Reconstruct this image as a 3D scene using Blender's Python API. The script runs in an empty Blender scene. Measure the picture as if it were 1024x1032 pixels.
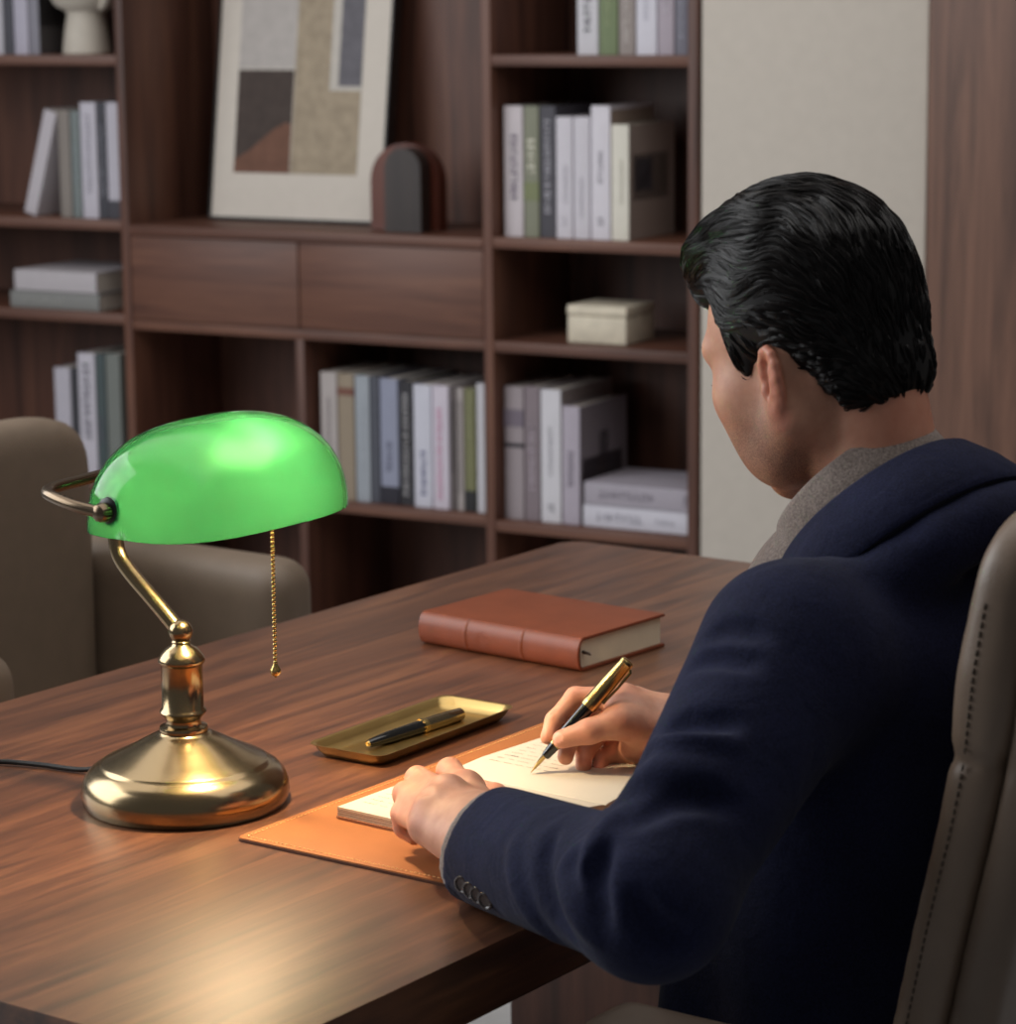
import bpy, bmesh, math, random
import numpy as np
from mathutils import Vector, Matrix

random.seed(7)
rng = np.random.default_rng(7)
SC = bpy.context.scene
COL = SC.collection
PI = math.pi

# ------------------------------------------------------------------ camera geometry (from the photo's vanishing points)
F_PX = 2830.0
CX, CY = 512.0, 516.0
def _ray(px, py): return np.array([px - CX, -(py - CY), -F_PX])
_Y = _ray(2578, -29); _Y /= np.linalg.norm(_Y)
_X = -_ray(-3500, 30); _X -= _X @ _Y * _Y; _X /= np.linalg.norm(_X)
_Z = np.cross(_X, _Y)
RC = np.array([_X, _Y, _Z])            # camera -> world
CAM = np.array([0, 0, 1.47])
FWD = RC @ np.array([0, 0, -1.0])
def ray(px, py):
    d = RC @ _ray(px, py)
    return d / np.linalg.norm(d)
def at_z(px, py, z):
    d = ray(px, py); return CAM + d * (z - CAM[2]) / d[2]
def at_y(px, py, y):
    d = ray(px, py); return CAM + d * (y / d[1])
def at_x(px, py, x):
    d = ray(px, py); return CAM + d * (x / d[0])
def at_depth(px, py, q):
    d = ray(px, py); return CAM + d * (q / (d @ FWD))
def depth_of(p): return (np.asarray(p) - CAM) @ FWD
DESK_Z = 0.75

# ------------------------------------------------------------------ object helpers
def link(name, mesh, mat=None, parent=None, smooth=True):
    o = bpy.data.objects.new(name, mesh)
    COL.objects.link(o)
    if mat is not None:
        for m in (mat if isinstance(mat, (list, tuple)) else [mat]):
            mesh.materials.append(m)
    if parent is not None: o.parent = parent
    if smooth:
        mesh.polygons.foreach_set('use_smooth', [True] * len(mesh.polygons))
    return o

def sharp(o, angle=35):
    """smooth shading with hard edges above an angle"""
    o.data.polygons.foreach_set('use_smooth', [True] * len(o.data.polygons))
    bm = bmesh.new(); bm.from_mesh(o.data)
    lim = math.radians(angle)
    for e in bm.edges:
        e.smooth = not (len(e.link_faces) == 2 and e.calc_face_angle(0) > lim)
    bm.to_mesh(o.data); bm.free()
    return o

def obj(name, bm, mat=None, parent=None, smooth=True, angle=35):
    me = bpy.data.meshes.new(name)
    bm.normal_update()
    bm.to_mesh(me); bm.free()
    o = link(name, me, mat, parent, smooth)
    if smooth and angle: sharp(o, angle)
    return o

def tag(o, label=None, cat=None, group=None, kind=None):
    if label: o['label'] = label
    if cat: o['category'] = cat
    if group: o['group'] = group
    if kind: o['kind'] = kind
    return o

def thing(name, label, cat, loc=(0, 0, 0), rotz=0.0, group=None):
    o = bpy.data.objects.new(name, None); COL.objects.link(o)
    o.empty_display_size = 0.05
    o.location = Vector(loc); o.rotation_euler = (0, 0, rotz)
    return tag(o, label, cat, group)

def box(bm, lo, hi, bevel=0.0, seg=2, mat=0, M=None):
    r = bmesh.ops.create_cube(bm, size=1.0)
    vs = r['verts']
    c = [(lo[i] + hi[i]) / 2 for i in range(3)]; s = [abs(hi[i] - lo[i]) for i in range(3)]
    for v in vs:
        v.co = Vector((v.co.x * s[0] + c[0], v.co.y * s[1] + c[1], v.co.z * s[2] + c[2]))
    fs = set(f for v in vs for f in v.link_faces)
    if bevel > 0:
        es = list(set(e for v in vs for e in v.link_edges))
        r2 = bmesh.ops.bevel(bm, geom=es, offset=bevel, segments=seg, profile=0.5, affect='EDGES', clamp_overlap=True)
        fs = set(r2['faces']) | {f for f in fs if f.is_valid}
        for f in list(fs):
            for v in f.verts:
                for g in v.link_faces: fs.add(g)
    vv = set()
    for f in fs:
        if f.is_valid:
            f.material_index = mat
            vv.update(f.verts)
    if M is not None:
        for v in vv: v.co = M @ v.co
    return vv

def lathe(bm, prof, seg=48, M=None, mat=0):
    """prof: list of (r, z); closes at r = 0"""
    rings = []
    for r, z in prof:
        if r < 1e-6:
            rings.append([bm.verts.new((0, 0, z))])
        else:
            rings.append([bm.verts.new((r * math.cos(2 * PI * k / seg), r * math.sin(2 * PI * k / seg), z)) for k in range(seg)])
    for a, b in zip(rings, rings[1:]):
        for k in range(seg):
            k2 = (k + 1) % seg
            if len(a) == 1 and len(b) == 1: continue
            if len(a) == 1: f = bm.faces.new((a[0], b[k2], b[k]))
            elif len(b) == 1: f = bm.faces.new((a[k], a[k2], b[0]))
            else: f = bm.faces.new((a[k], a[k2], b[k2], b[k]))
            f.material_index = mat
    vs = [v for r in rings for v in r]
    if M is not None:
        for v in vs: v.co = M @ v.co
    return vs

def catmull(pts, n=8, closed=False):
    P = [np.asarray(p, float) for p in pts]
    out = []
    N = len(P)
    rngk = range(N if closed else N - 1)
    for i in rngk:
        if closed: p0, p1, p2, p3 = P[(i - 1) % N], P[i], P[(i + 1) % N], P[(i + 2) % N]
        else:
            p1, p2 = P[i], P[i + 1]
            p0 = P[i - 1] if i > 0 else 2 * p1 - p2
            p3 = P[i + 2] if i + 2 < N else 2 * p2 - p1
        for k in range(n):
            t = k / n
            out.append(0.5 * ((2 * p1) + (-p0 + p2) * t + (2 * p0 - 5 * p1 + 4 * p2 - p3) * t * t + (-p0 + 3 * p1 - 3 * p2 + p3) * t ** 3))
    if not closed: out.append(P[-1])
    return out

def tube(bm, pts, rad, seg=10, closed=False, caps=True, mat=0):
    P = [Vector(p) for p in pts]
    n = len(P)
    R = rad if isinstance(rad, (list, tuple)) else [rad] * n
    T = []
    for i in range(n):
        if closed: t = P[(i + 1) % n] - P[(i - 1) % n]
        else: t = P[min(i + 1, n - 1)] - P[max(i - 1, 0)]
        T.append(t.normalized() if t.length > 1e-9 else Vector((0, 0, 1)))
    up = Vector((0, 0, 1)) if abs(T[0].z) < 0.9 else Vector((1, 0, 0))
    nrm = (up - T[0] * up.dot(T[0])).normalized()
    rings = []
    for i in range(n):
        if i: 
            nrm = nrm - T[i] * nrm.dot(T[i])
            nrm.normalize()
        b = T[i].cross(nrm)
        rings.append([bm.verts.new(P[i] + (nrm * math.cos(2 * PI * k / seg) + b * math.sin(2 * PI * k / seg)) * R[i]) for k in range(seg)])
    rr = range(n if closed else n - 1)
    for i in rr:
        a, b = rings[i], rings[(i + 1) % n]
        for k in range(seg):
            f = bm.faces.new((a[k], a[(k + 1) % seg], b[(k + 1) % seg], b[k])); f.material_index = mat
    if caps and not closed:
        f = bm.faces.new(list(reversed(rings[0]))); f.material_index = mat
        f = bm.faces.new(rings[-1]); f.material_index = mat

def grid_mesh(bm, rows, close_u=False, close_v=False, mat=0, cap=False):
    """rows: list of lists of points"""
    V = [[bm.verts.new(Vector(p)) for p in r] for r in rows]
    nu, nv = len(V), len(V[0])
    for i in range(nu if close_u else nu - 1):
        for j in range(nv if close_v else nv - 1):
            a, b = V[i], V[(i + 1) % nu]
            f = bm.faces.new((a[j], a[(j + 1) % nv], b[(j + 1) % nv], b[j])); f.material_index = mat
    if cap:
        bm.faces.new(list(reversed(V[0]))); bm.faces.new(V[-1])
    return V

# ------------------------------------------------------------------ materials
def lin(c):
    c = c / 255.0
    return c / 12.92 if c <= 0.04045 else ((c + 0.055) / 1.055) ** 2.4
def srgb(r, g, b): return (lin(r), lin(g), lin(b), 1.0)

def new_mat(name):
    m = bpy.data.materials.new(name); m.use_nodes = True
    nt = m.node_tree
    p = nt.nodes['Principled BSDF']
    return m, nt, p

def N(nt, t, **kw):
    n = nt.nodes.new(t)
    for k, v in kw.items():
        if k in n.inputs: n.inputs[k].default_value = v
        else: setattr(n, k, v)
    return n

def ramp(nt, stops):
    r = nt.nodes.new('ShaderNodeValToRGB')
    el = r.color_ramp.elements
    while len(el) < len(stops): el.new(0.5)
    for e, (p, c) in zip(el, stops): e.position = p; e.color = c
    return r

def simple(name, col, rough=0.5, metal=0.0, spec=0.5, bump=None, var=0.0, sheen=0.0, coat=0.0):
    """plain colour with a little procedural variation and bump"""
    m, nt, p = new_mat(name)
    p.inputs['Roughness'].default_value = rough
    p.inputs['Metallic'].default_value = metal
    p.inputs['Specular IOR Level'].default_value = spec
    p.inputs['Sheen Weight'].default_value = sheen
    p.inputs['Coat Weight'].default_value = coat
    tc = N(nt, 'ShaderNodeTexCoord')
    nz = N(nt, 'ShaderNodeTexNoise', Scale=35.0, Detail=4.0)
    nt.links.new(tc.outputs['Object'], nz.inputs['Vector'])
    v = var or 0.06
    lo = tuple(x * (1 - v) for x in col[:3]) + (1,); hi = tuple(min(1, x * (1 + v)) for x in col[:3]) + (1,)
    r = ramp(nt, [(0.3, lo), (0.7, hi)])
    nt.links.new(nz.outputs['Fac'], r.inputs['Fac'])
    nt.links.new(r.outputs['Color'], p.inputs['Base Color'])
    if bump:
        sc, st, dist = bump
        b = N(nt, 'ShaderNodeBump', Strength=st, Distance=dist)
        n2 = N(nt, 'ShaderNodeTexNoise', Scale=sc, Detail=3.0)
        nt.links.new(tc.outputs['Object'], n2.inputs['Vector'])
        nt.links.new(n2.outputs['Fac'], b.inputs['Height'])
        nt.links.new(b.outputs['Normal'], p.inputs['Normal'])
    return m

def wood(name, dark, mid, light, axis='Y', rough=0.35, scale=1.0, coat=0.0, spec=0.5, contrast=1.0):
    m, nt, p = new_mat(name)
    tc = N(nt, 'ShaderNodeTexCoord')
    mp = N(nt, 'ShaderNodeMapping')
    s = {'X': (1.2, 16, 16), 'Y': (16, 1.2, 16), 'Z': (16, 16, 1.2)}[axis]
    mp.inputs['Scale'].default_value = tuple(a * scale for a in s)
    nt.links.new(tc.outputs['Object'], mp.inputs['Vector'])
    n1 = N(nt, 'ShaderNodeTexNoise', Scale=1.0, Detail=6.0, Roughness=0.6, Distortion=0.9)
    nt.links.new(mp.outputs['Vector'], n1.inputs['Vector'])
    mp2 = N(nt, 'ShaderNodeMapping'); mp2.inputs['Scale'].default_value = tuple((a * 5.0 if a > 2 else a * 3.0) * scale for a in s)
    nt.links.new(tc.outputs['Object'], mp2.inputs['Vector'])
    n2 = N(nt, 'ShaderNodeTexNoise', Scale=1.0, Detail=4.0, Roughness=0.7)
    nt.links.new(mp2.outputs['Vector'], n2.inputs['Vector'])
    mx = N(nt, 'ShaderNodeMath', operation='MULTIPLY_ADD'); mx.inputs[1].default_value = 0.30; 
    nt.links.new(n2.outputs['Fac'], mx.inputs[0]); 
    sub = N(nt, 'ShaderNodeMath', operation='SUBTRACT'); sub.inputs[1].default_value = 0.15
    nt.links.new(n1.outputs['Fac'], sub.inputs[0]); nt.links.new(sub.outputs[0], mx.inputs[2])
    w = 0.22 / contrast
    r = ramp(nt, [(max(0.02, 0.5 - w), dark), (0.5, mid), (min(0.98, 0.5 + w), light)])
    nt.links.new(mx.outputs[0], r.inputs['Fac'])
    nt.links.new(r.outputs['Color'], p.inputs['Base Color'])
    p.inputs['Roughness'].default_value = rough
    p.inputs['Specular IOR Level'].default_value = spec
    p.inputs['Coat Weight'].default_value = coat
    p.inputs['Coat Roughness'].default_value = 0.36
    b = N(nt, 'ShaderNodeBump', Strength=0.12, Distance=0.001)
    nt.links.new(n2.outputs['Fac'], b.inputs['Height'])
    nt.links.new(b.outputs['Normal'], p.inputs['Normal'])
    return m

M = {}
M['desk'] = wood('desk_walnut', srgb(58, 34, 23), srgb(95, 58, 38), srgb(128, 82, 54), 'Y', rough=0.40, coat=0.6, scale=2.4, contrast=0.95)
M['shelf_h'] = wood('bookcase_walnut_level', srgb(62, 37, 29), srgb(94, 60, 47), srgb(116, 78, 60), 'X', rough=0.5)
M['shelf_v'] = wood('bookcase_walnut_upright', srgb(58, 35, 27), srgb(90, 57, 45), srgb(112, 74, 57), 'Z', rough=0.5)
M['wood_wall'] = wood('wall_walnut', srgb(66, 43, 34), srgb(99, 69, 55), srgb(122, 87, 70), 'Z', rough=0.5, scale=1.3)
M['dark_red_wood'] = wood('dark_red_wood', srgb(60, 26, 18), srgb(88, 42, 29), srgb(112, 58, 40), 'Z', rough=0.4)
M['dark_wood'] = wood('dark_wood', srgb(32, 24, 22), srgb(45, 35, 32), srgb(57, 45, 41), 'Z', rough=0.45)
M['wall'] = simple('greige_plaster', srgb(186, 178, 168), 0.85, bump=(120, 0.1, 0.001), var=0.03)
M['wall_far'] = simple('plaster', srgb(120, 112, 104), 0.9)
M['floor'] = simple('light_stone_floor', srgb(186, 186, 186), 0.45, var=0.05)
M['chair'] = simple('taupe_leather', srgb(116, 98, 83), 0.42, bump=(420, 0.18, 0.0012), var=0.05)
M['chair_shell'] = simple('taupe_leather_shell', srgb(104, 88, 75), 0.42, bump=(420, 0.18, 0.0012), var=0.05)
M['guest'] = simple('beige_leather', srgb(124, 108, 92), 0.55, bump=(420, 0.12, 0.001), var=0.05)
M['thread'] = simple('taupe_thread', srgb(74, 62, 52), 0.8)
M['light_thread'] = simple('cream_thread', srgb(226, 180, 122), 0.8)
M['metal'] = simple('dark_metal', srgb(60, 58, 56), 0.3, metal=1.0)
M['black_plastic'] = simple('black_plastic', srgb(18, 18, 19), 0.4)
M['cord'] = simple('black_cord', srgb(14, 14, 15), 0.5)
M['paper'] = simple('cream_paper', srgb(198, 190, 175), 0.9, var=0.015)
M['page_edge'] = simple('page_edge', srgb(214, 200, 172), 0.9, var=0.08)
M['book_pages'] = simple('book_page_edges', srgb(196, 188, 178), 0.9, var=0.06)
M['ink'] = simple('grey_ink', srgb(112, 104, 94), 0.9)
M['blotter'] = simple('tan_leather', srgb(160, 99, 53), 0.5, bump=(500, 0.12, 0.0008), var=0.05)
M['blotter_edge'] = simple('tan_leather_edge', srgb(86, 48, 28), 0.6)
M['cognac'] = simple('cognac_leather', srgb(128, 65, 39), 0.42, bump=(300, 0.15, 0.001), var=0.10)
M['notebook_cover'] = simple('brown_notebook_cover', srgb(128, 80, 52), 0.5)
M['ribbon'] = simple('dark_ribbon', srgb(40, 26, 22), 0.7)
M['black_gloss'] = simple('black_lacquer', srgb(10, 10, 11), 0.12, coat=0.5)
M['box'] = simple('cream_stone', srgb(206, 196, 176), 0.6, var=0.12)
M['vase'] = simple('white_ceramic', srgb(186, 178, 166), 0.6, var=0.05, bump=(60, 0.2, 0.002))
M['frame_black'] = simple('black_frame', srgb(24, 22, 22), 0.5)
M['mat_board'] = simple('ivory_mat', srgb(206, 198, 188), 0.85, var=0.02)
M['trouser'] = simple('black_trouser_wool', srgb(14, 14, 17), 0.85, bump=(600, 0.3, 0.001))
M['shoe'] = simple('black_shoe_leather', srgb(12, 12, 12), 0.35)
M['art_grey'] = simple('art_grey', srgb(178, 172, 168), 0.9, var=0.07)
M['art_sand'] = simple('art_sand', srgb(160, 146, 126), 0.9, var=0.16)
M['art_slate'] = simple('art_slate', srgb(104, 102, 108), 0.9, var=0.12)
M['art_char'] = simple('art_charcoal', srgb(72, 62, 58), 0.9, var=0.14)
M['art_terra'] = simple('art_terracotta', srgb(112, 80, 66), 0.9, var=0.14)
M['art_white'] = simple('art_white', srgb(192, 186, 178), 0.9, var=0.05)

def brass(name, c, rough, brushed=True):
    m, nt, p = new_mat(name)
    p.inputs['Metallic'].default_value = 1.0
    p.inputs['Base Color'].default_value = c
    tc = N(nt, 'ShaderNodeTexCoord')
    mp = N(nt, 'ShaderNodeMapping'); mp.inputs['Scale'].default_value = (3, 3, 1400) if brushed else (40, 40, 40)
    nt.links.new(tc.outputs['Object'], mp.inputs['Vector'])
    nz = N(nt, 'ShaderNodeTexNoise', Scale=1.0, Detail=2.0)
    nt.links.new(mp.outputs['Vector'], nz.inputs['Vector'])
    mr = N(nt, 'ShaderNodeMapRange'); mr.inputs['To Min'].default_value = rough * 0.8; mr.inputs['To Max'].default_value = rough * 1.25
    nt.links.new(nz.outputs['Fac'], mr.inputs['Value']); nt.links.new(mr.outputs['Result'], p.inputs['Roughness'])
    b = N(nt, 'ShaderNodeBump', Strength=0.02 if brushed else 0.01, Distance=0.0005)
    nt.links.new(nz.outputs['Fac'], b.inputs['Height']); nt.links.new(b.outputs['Normal'], p.inputs['Normal'])
    return m
M['brass'] = brass('antique_brass', srgb(160, 140, 108), 0.21)
M['brass_dark'] = brass('aged_brass', srgb(120, 104, 86), 0.28)
M['gold'] = brass('gold', srgb(204, 176, 116), 0.24, False)
M['tray'] = brass('tray_brass', srgb(198, 168, 108), 0.34, False)

def glass_shade():
    m, nt, p = new_mat('green_cased_glass')
    out = nt.nodes['Material Output']
    p.inputs['Base Color'].default_value = (0.006, 0.14, 0.045, 1)
    p.inputs['Roughness'].default_value = 0.3; p.inputs['Specular IOR Level'].default_value = 0.0
    p.inputs['Coat Weight'].default_value = 0.0
    tr = N(nt, 'ShaderNodeBsdfTranslucent'); 
    tc = N(nt, 'ShaderNodeTexCoord')
    nz = N(nt, 'ShaderNodeTexNoise', Scale=14.0, Detail=2.0, Distortion=1.5)
    nt.links.new(tc.outputs['Object'], nz.inputs['Vector'])
    r = ramp(nt, [(0.3, (0.0045, 0.050, 0.019, 1)), (0.75, (0.0060, 0.061, 0.023, 1))])
    nt.links.new(nz.outputs['Fac'], r.inputs['Fac'])
    nt.links.new(r.outputs['Color'], tr.inputs['Color'])
    mx = N(nt, 'ShaderNodeMixShader'); mx.inputs['Fac'].default_value = 0.6
    nt.links.new(p.outputs['BSDF'], mx.inputs[1]); nt.links.new(tr.outputs['BSDF'], mx.inputs[2])
    rf = N(nt, 'ShaderNodeBsdfRefraction'); rf.inputs['Color'].default_value = (0.085, 0.37, 0.135, 1); rf.inputs['Roughness'].default_value = 0.52; rf.inputs['IOR'].default_value = 1.15
    mxr = N(nt, 'ShaderNodeMixShader'); mxr.inputs['Fac'].default_value = 0.10
    nt.links.new(mx.outputs['Shader'], mxr.inputs[1]); nt.links.new(rf.outputs['BSDF'], mxr.inputs[2]); mx = mxr
    # clear gloss over everything
    gl = N(nt, 'ShaderNodeBsdfGlossy'); gl.inputs['Roughness'].default_value = 0.05
    fr = N(nt, 'ShaderNodeFresnel'); fr.inputs['IOR'].default_value = 1.38
    mx2 = N(nt, 'ShaderNodeMixShader')
    nt.links.new(fr.outputs['Fac'], mx2.inputs['Fac'])
    nt.links.new(mx.outputs['Shader'], mx2.inputs[1]); nt.links.new(gl.outputs['BSDF'], mx2.inputs[2])
    nt.links.new(mx2.outputs['Shader'], out.inputs['Surface'])
    return m
M['shade'] = glass_shade()
def white_glass():
    m, nt, p = new_mat('white_inner_glass')
    out = nt.nodes['Material Output']
    p.inputs['Base Color'].default_value = (0.35, 0.42, 0.36, 1); p.inputs['Roughness'].default_value = 0.3
    tr = N(nt, 'ShaderNodeBsdfTranslucent'); tr.inputs['Color'].default_value = (0.92, 0.95, 0.92, 1)
    mx = N(nt, 'ShaderNodeMixShader'); mx.inputs['Fac'].default_value = 0.88
    nt.links.new(p.outputs['BSDF'], mx.inputs[1]); nt.links.new(tr.outputs['BSDF'], mx.inputs[2])
    rf = N(nt, 'ShaderNodeBsdfRefraction'); rf.inputs['Roughness'].default_value = 0.45; rf.inputs['IOR'].default_value = 1.15
    mxr = N(nt, 'ShaderNodeMixShader'); mxr.inputs['Fac'].default_value = 0.25
    nt.links.new(mx.outputs['Shader'], mxr.inputs[1]); nt.links.new(rf.outputs['BSDF'], mxr.inputs[2]); mx = mxr
    nt.links.new(mx.outputs['Shader'], out.inputs['Surface'])
    return m
M['shade_inner'] = white_glass()
BULB_STRENGTH = 760.0
def bulb_mat():
    m, nt, p = new_mat('lit_bulb')
    p.inputs['Base Color'].default_value = (1, 0.9, 0.75, 1)
    p.inputs['Emission Color'].default_value = (1.0, 0.72, 0.42, 1)
    p.inputs['Emission Strength'].default_value = BULB_STRENGTH
    return m
M['bulb'] = bulb_mat()

def cloth(name, c1, c2, scale=900.0, rough=0.9, sheen=0.3, bump=0.35):
    m, nt, p = new_mat(name)
    tc = N(nt, 'ShaderNodeTexCoord')
    n1 = N(nt, 'ShaderNodeTexNoise', Scale=scale, Detail=2.0)
    n2 = N(nt, 'ShaderNodeTexNoise', Scale=18.0, Detail=3.0)
    for n in (n1, n2): nt.links.new(tc.outputs['Object'], n.inputs['Vector'])
    ad = N(nt, 'ShaderNodeMath', operation='MULTIPLY_ADD'); ad.inputs[1].default_value = 0.3
    nt.links.new(n2.outputs['Fac'], ad.inputs[0])
    ml = N(nt, 'ShaderNodeMath', operation='MULTIPLY'); ml.inputs[1].default_value = 0.7
    nt.links.new(n1.outputs['Fac'], ml.inputs[0]); nt.links.new(ml.outputs[0], ad.inputs[2])
    r = ramp(nt, [(0.35, c1), (0.65, c2)])
    nt.links.new(ad.outputs[0], r.inputs['Fac']); nt.links.new(r.outputs['Color'], p.inputs['Base Color'])
    p.inputs['Roughness'].default_value = rough; p.inputs['Sheen Weight'].default_value = sheen
    p.inputs['Sheen Roughness'].default_value = 0.5
    p.inputs['Specular IOR Level'].default_value = 0.2
    b = N(nt, 'ShaderNodeBump', Strength=bump, Distance=0.0008)
    b2 = N(nt, 'ShaderNodeBump', Strength=0.35, Distance=0.006)
    n4 = N(nt, 'ShaderNodeTexNoise', Scale=34.0, Detail=2.0, Distortion=0.6); nt.links.new(tc.outputs['Object'], n4.inputs['Vector'])
    nt.links.new(n4.outputs['Fac'], b2.inputs['Height']); nt.links.new(b2.outputs['Normal'], b.inputs['Normal'])
    nt.links.new(n1.outputs['Fac'], b.inputs['Height']); nt.links.new(b.outputs['Normal'], p.inputs['Normal'])
    return m
M['jacket'] = cloth('navy_wool', srgb(15, 18, 40), srgb(30, 34, 64), scale=620.0, sheen=0.04, bump=0.5)
M['knit'] = cloth('grey_brown_knit', srgb(104, 92, 86), srgb(150, 136, 128), scale=520.0, bump=0.8)

def skin_mat():
    m, nt, p = new_mat('skin')
    tc = N(nt, 'ShaderNodeTexCoord')
    n1 = N(nt, 'ShaderNodeTexNoise', Scale=45.0, Detail=4.0)
    n3 = N(nt, 'ShaderNodeTexNoise', Scale=1500.0, Detail=1.0)
    n2 = N(nt, 'ShaderNodeTexNoise', Scale=380.0, Detail=3.0)
    for n in (n1, n2, n3): nt.links.new(tc.outputs['Object'], n.inputs['Vector'])
    r = ramp(nt, [(0.3, srgb(196, 138, 112)), (0.7, srgb(218, 164, 136))])
    nt.links.new(n1.outputs['Fac'], r.inputs['Fac'])
    # redder knuckles and ears
    ared = N(nt, 'ShaderNodeAttribute'); ared.attribute_name = 'flush'
    mxr = N(nt, 'ShaderNodeMix', data_type='RGBA'); mxr.inputs['B'].default_value = srgb(206, 122, 100)
    nt.links.new(ared.outputs['Fac'], mxr.inputs['Factor']); nt.links.new(r.outputs['Color'], mxr.inputs['A'])
    # beard shadow
    ab = N(nt, 'ShaderNodeAttribute'); ab.attribute_name = 'stubble'
    mr = N(nt, 'ShaderNodeMapRange'); mr.inputs['From Min'].default_value = 0.40; mr.inputs['From Max'].default_value = 0.62
    nt.links.new(n3.outputs['Fac'], mr.inputs['Value'])
    ma = N(nt, 'ShaderNodeMath', operation='MULTIPLY_ADD'); ma.inputs[1].default_value = 0.6; ma.inputs[2].default_value = 0.25
    nt.links.new(mr.outputs['Result'], ma.inputs[0])
    mm = N(nt, 'ShaderNodeMath', operation='MULTIPLY')
    nt.links.new(ma.outputs[0], mm.inputs[0]); nt.links.new(ab.outputs['Fac'], mm.inputs[1])
    mxb = N(nt, 'ShaderNodeMix', data_type='RGBA'); mxb.inputs['B'].default_value = srgb(88, 62, 50)
    nt.links.new(mm.outputs[0], mxb.inputs['Factor']); nt.links.new(mxr.outputs['Result'], mxb.inputs['A'])
    # nails
    an = N(nt, 'ShaderNodeAttribute'); an.attribute_name = 'nail'
    mxn = N(nt, 'ShaderNodeMix', data_type='RGBA'); mxn.inputs['B'].default_value = srgb(232, 176, 158)
    nt.links.new(an.outputs['Fac'], mxn.inputs['Factor']); nt.links.new(mxb.outputs['Result'], mxn.inputs['A'])
    al = N(nt, 'ShaderNodeAttribute'); al.attribute_name = 'lip'
    mxl = N(nt, 'ShaderNodeMix', data_type='RGBA'); mxl.inputs['B'].default_value = srgb(176, 98, 88)
    nt.links.new(al.outputs['Fac'], mxl.inputs['Factor']); nt.links.new(mxn.outputs['Result'], mxl.inputs['A'])
    nt.links.new(mxl.outputs['Result'], p.inputs['Base Color'])
    p.inputs['Roughness'].default_value = 0.5
    p.inputs['Subsurface Weight'].default_value = 0.15
    p.inputs['Subsurface Radius'].default_value = (0.012, 0.004, 0.002)
    p.inputs['Subsurface Scale'].default_value = 0.5
    b = N(nt, 'ShaderNodeBump', Strength=0.16, Distance=0.0008)
    nt.links.new(n2.outputs['Fac'], b.inputs['Height']); nt.links.new(b.outputs['Normal'], p.inputs['Normal'])
    return m
M['skin'] = skin_mat()
M['hair'] = simple('dark_brown_hair', srgb(15, 10, 9), 0.27, spec=0.32, var=0.2)
M['hair_base'] = simple('dark_hair_base', srgb(12, 9, 8), 0.5, spec=0.3, var=0.2)
M['eye'] = simple('eyeball', srgb(220, 214, 206), 0.15)
M['button'] = simple('dark_horn_button', srgb(44, 38, 38), 0.25, coat=0.2, spec=0.5)

# ------------------------------------------------------------------ signed distance modelling
def cap(a, b, ra, rb=None, k=0.01, sub=False):
    a = np.asarray(a, float); b = np.asarray(b, float); rb = ra if rb is None else rb
    ba = b - a; L2 = max(ba @ ba, 1e-12)
    def f(P):
        pa = P - a
        t = np.clip(pa @ ba / L2, 0, 1)
        return np.linalg.norm(pa - t[:, None] * ba, axis=1) - (ra + (rb - ra) * t)
    m = max(ra, rb)
    return dict(f=f, lo=np.minimum(a, b) - m, hi=np.maximum(a, b) + m, k=k, sub=sub)

def ell(c, r, R=None, k=0.01, sub=False):
    c = np.asarray(c, float); r = np.asarray(r, float)
    R = np.eye(3) if R is None else np.asarray(R, float)      # rows = axes
    def f(P):
        q = (P - c) @ R.T
        k0 = np.linalg.norm(q / r, axis=1); k1 = np.linalg.norm(q / (r * r), axis=1)
        return k0 * (k0 - 1) / np.maximum(k1, 1e-9)
    m = np.abs(R.T) @ r
    return dict(f=f, lo=c - m, hi=c + m, k=k, sub=sub)

def rbox(c, h, rad, R=None, k=0.01, sub=False):
    c = np.asarray(c, float); h = np.asarray(h, float) - rad
    R = np.eye(3) if R is None else np.asarray(R, float)
    def f(P):
        q = np.abs((P - c) @ R.T) - h
        return np.linalg.norm(np.maximum(q, 0), axis=1) + np.minimum(q.max(axis=1), 0) - rad
    m = np.abs(R.T) @ (h + rad)
    return dict(f=f, lo=c - m, hi=c + m, k=k, sub=sub)

def chain(pts, rads, k=0.01, first_k=None):
    out = []
    for i in range(len(pts) - 1):
        out.append(cap(pts[i], pts[i + 1], rads[i], rads[i + 1], k=(first_k if (i == 0 and first_k) else k)))
    return out

def smin(a, b, k):
    h = np.maximum(k - np.abs(a - b), 0) / k
    return np.minimum(a, b) - h * h * k * 0.25

def eval_ops(ops, P, disp=None):
    d = np.full(len(P), 0.06)
    for o in ops:
        e = o['f'](P)
        d = -smin(-d, e, o['k']) if o['sub'] else smin(d, e, o['k'])
    if disp is not None: d = d + disp(P)
    return d

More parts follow.
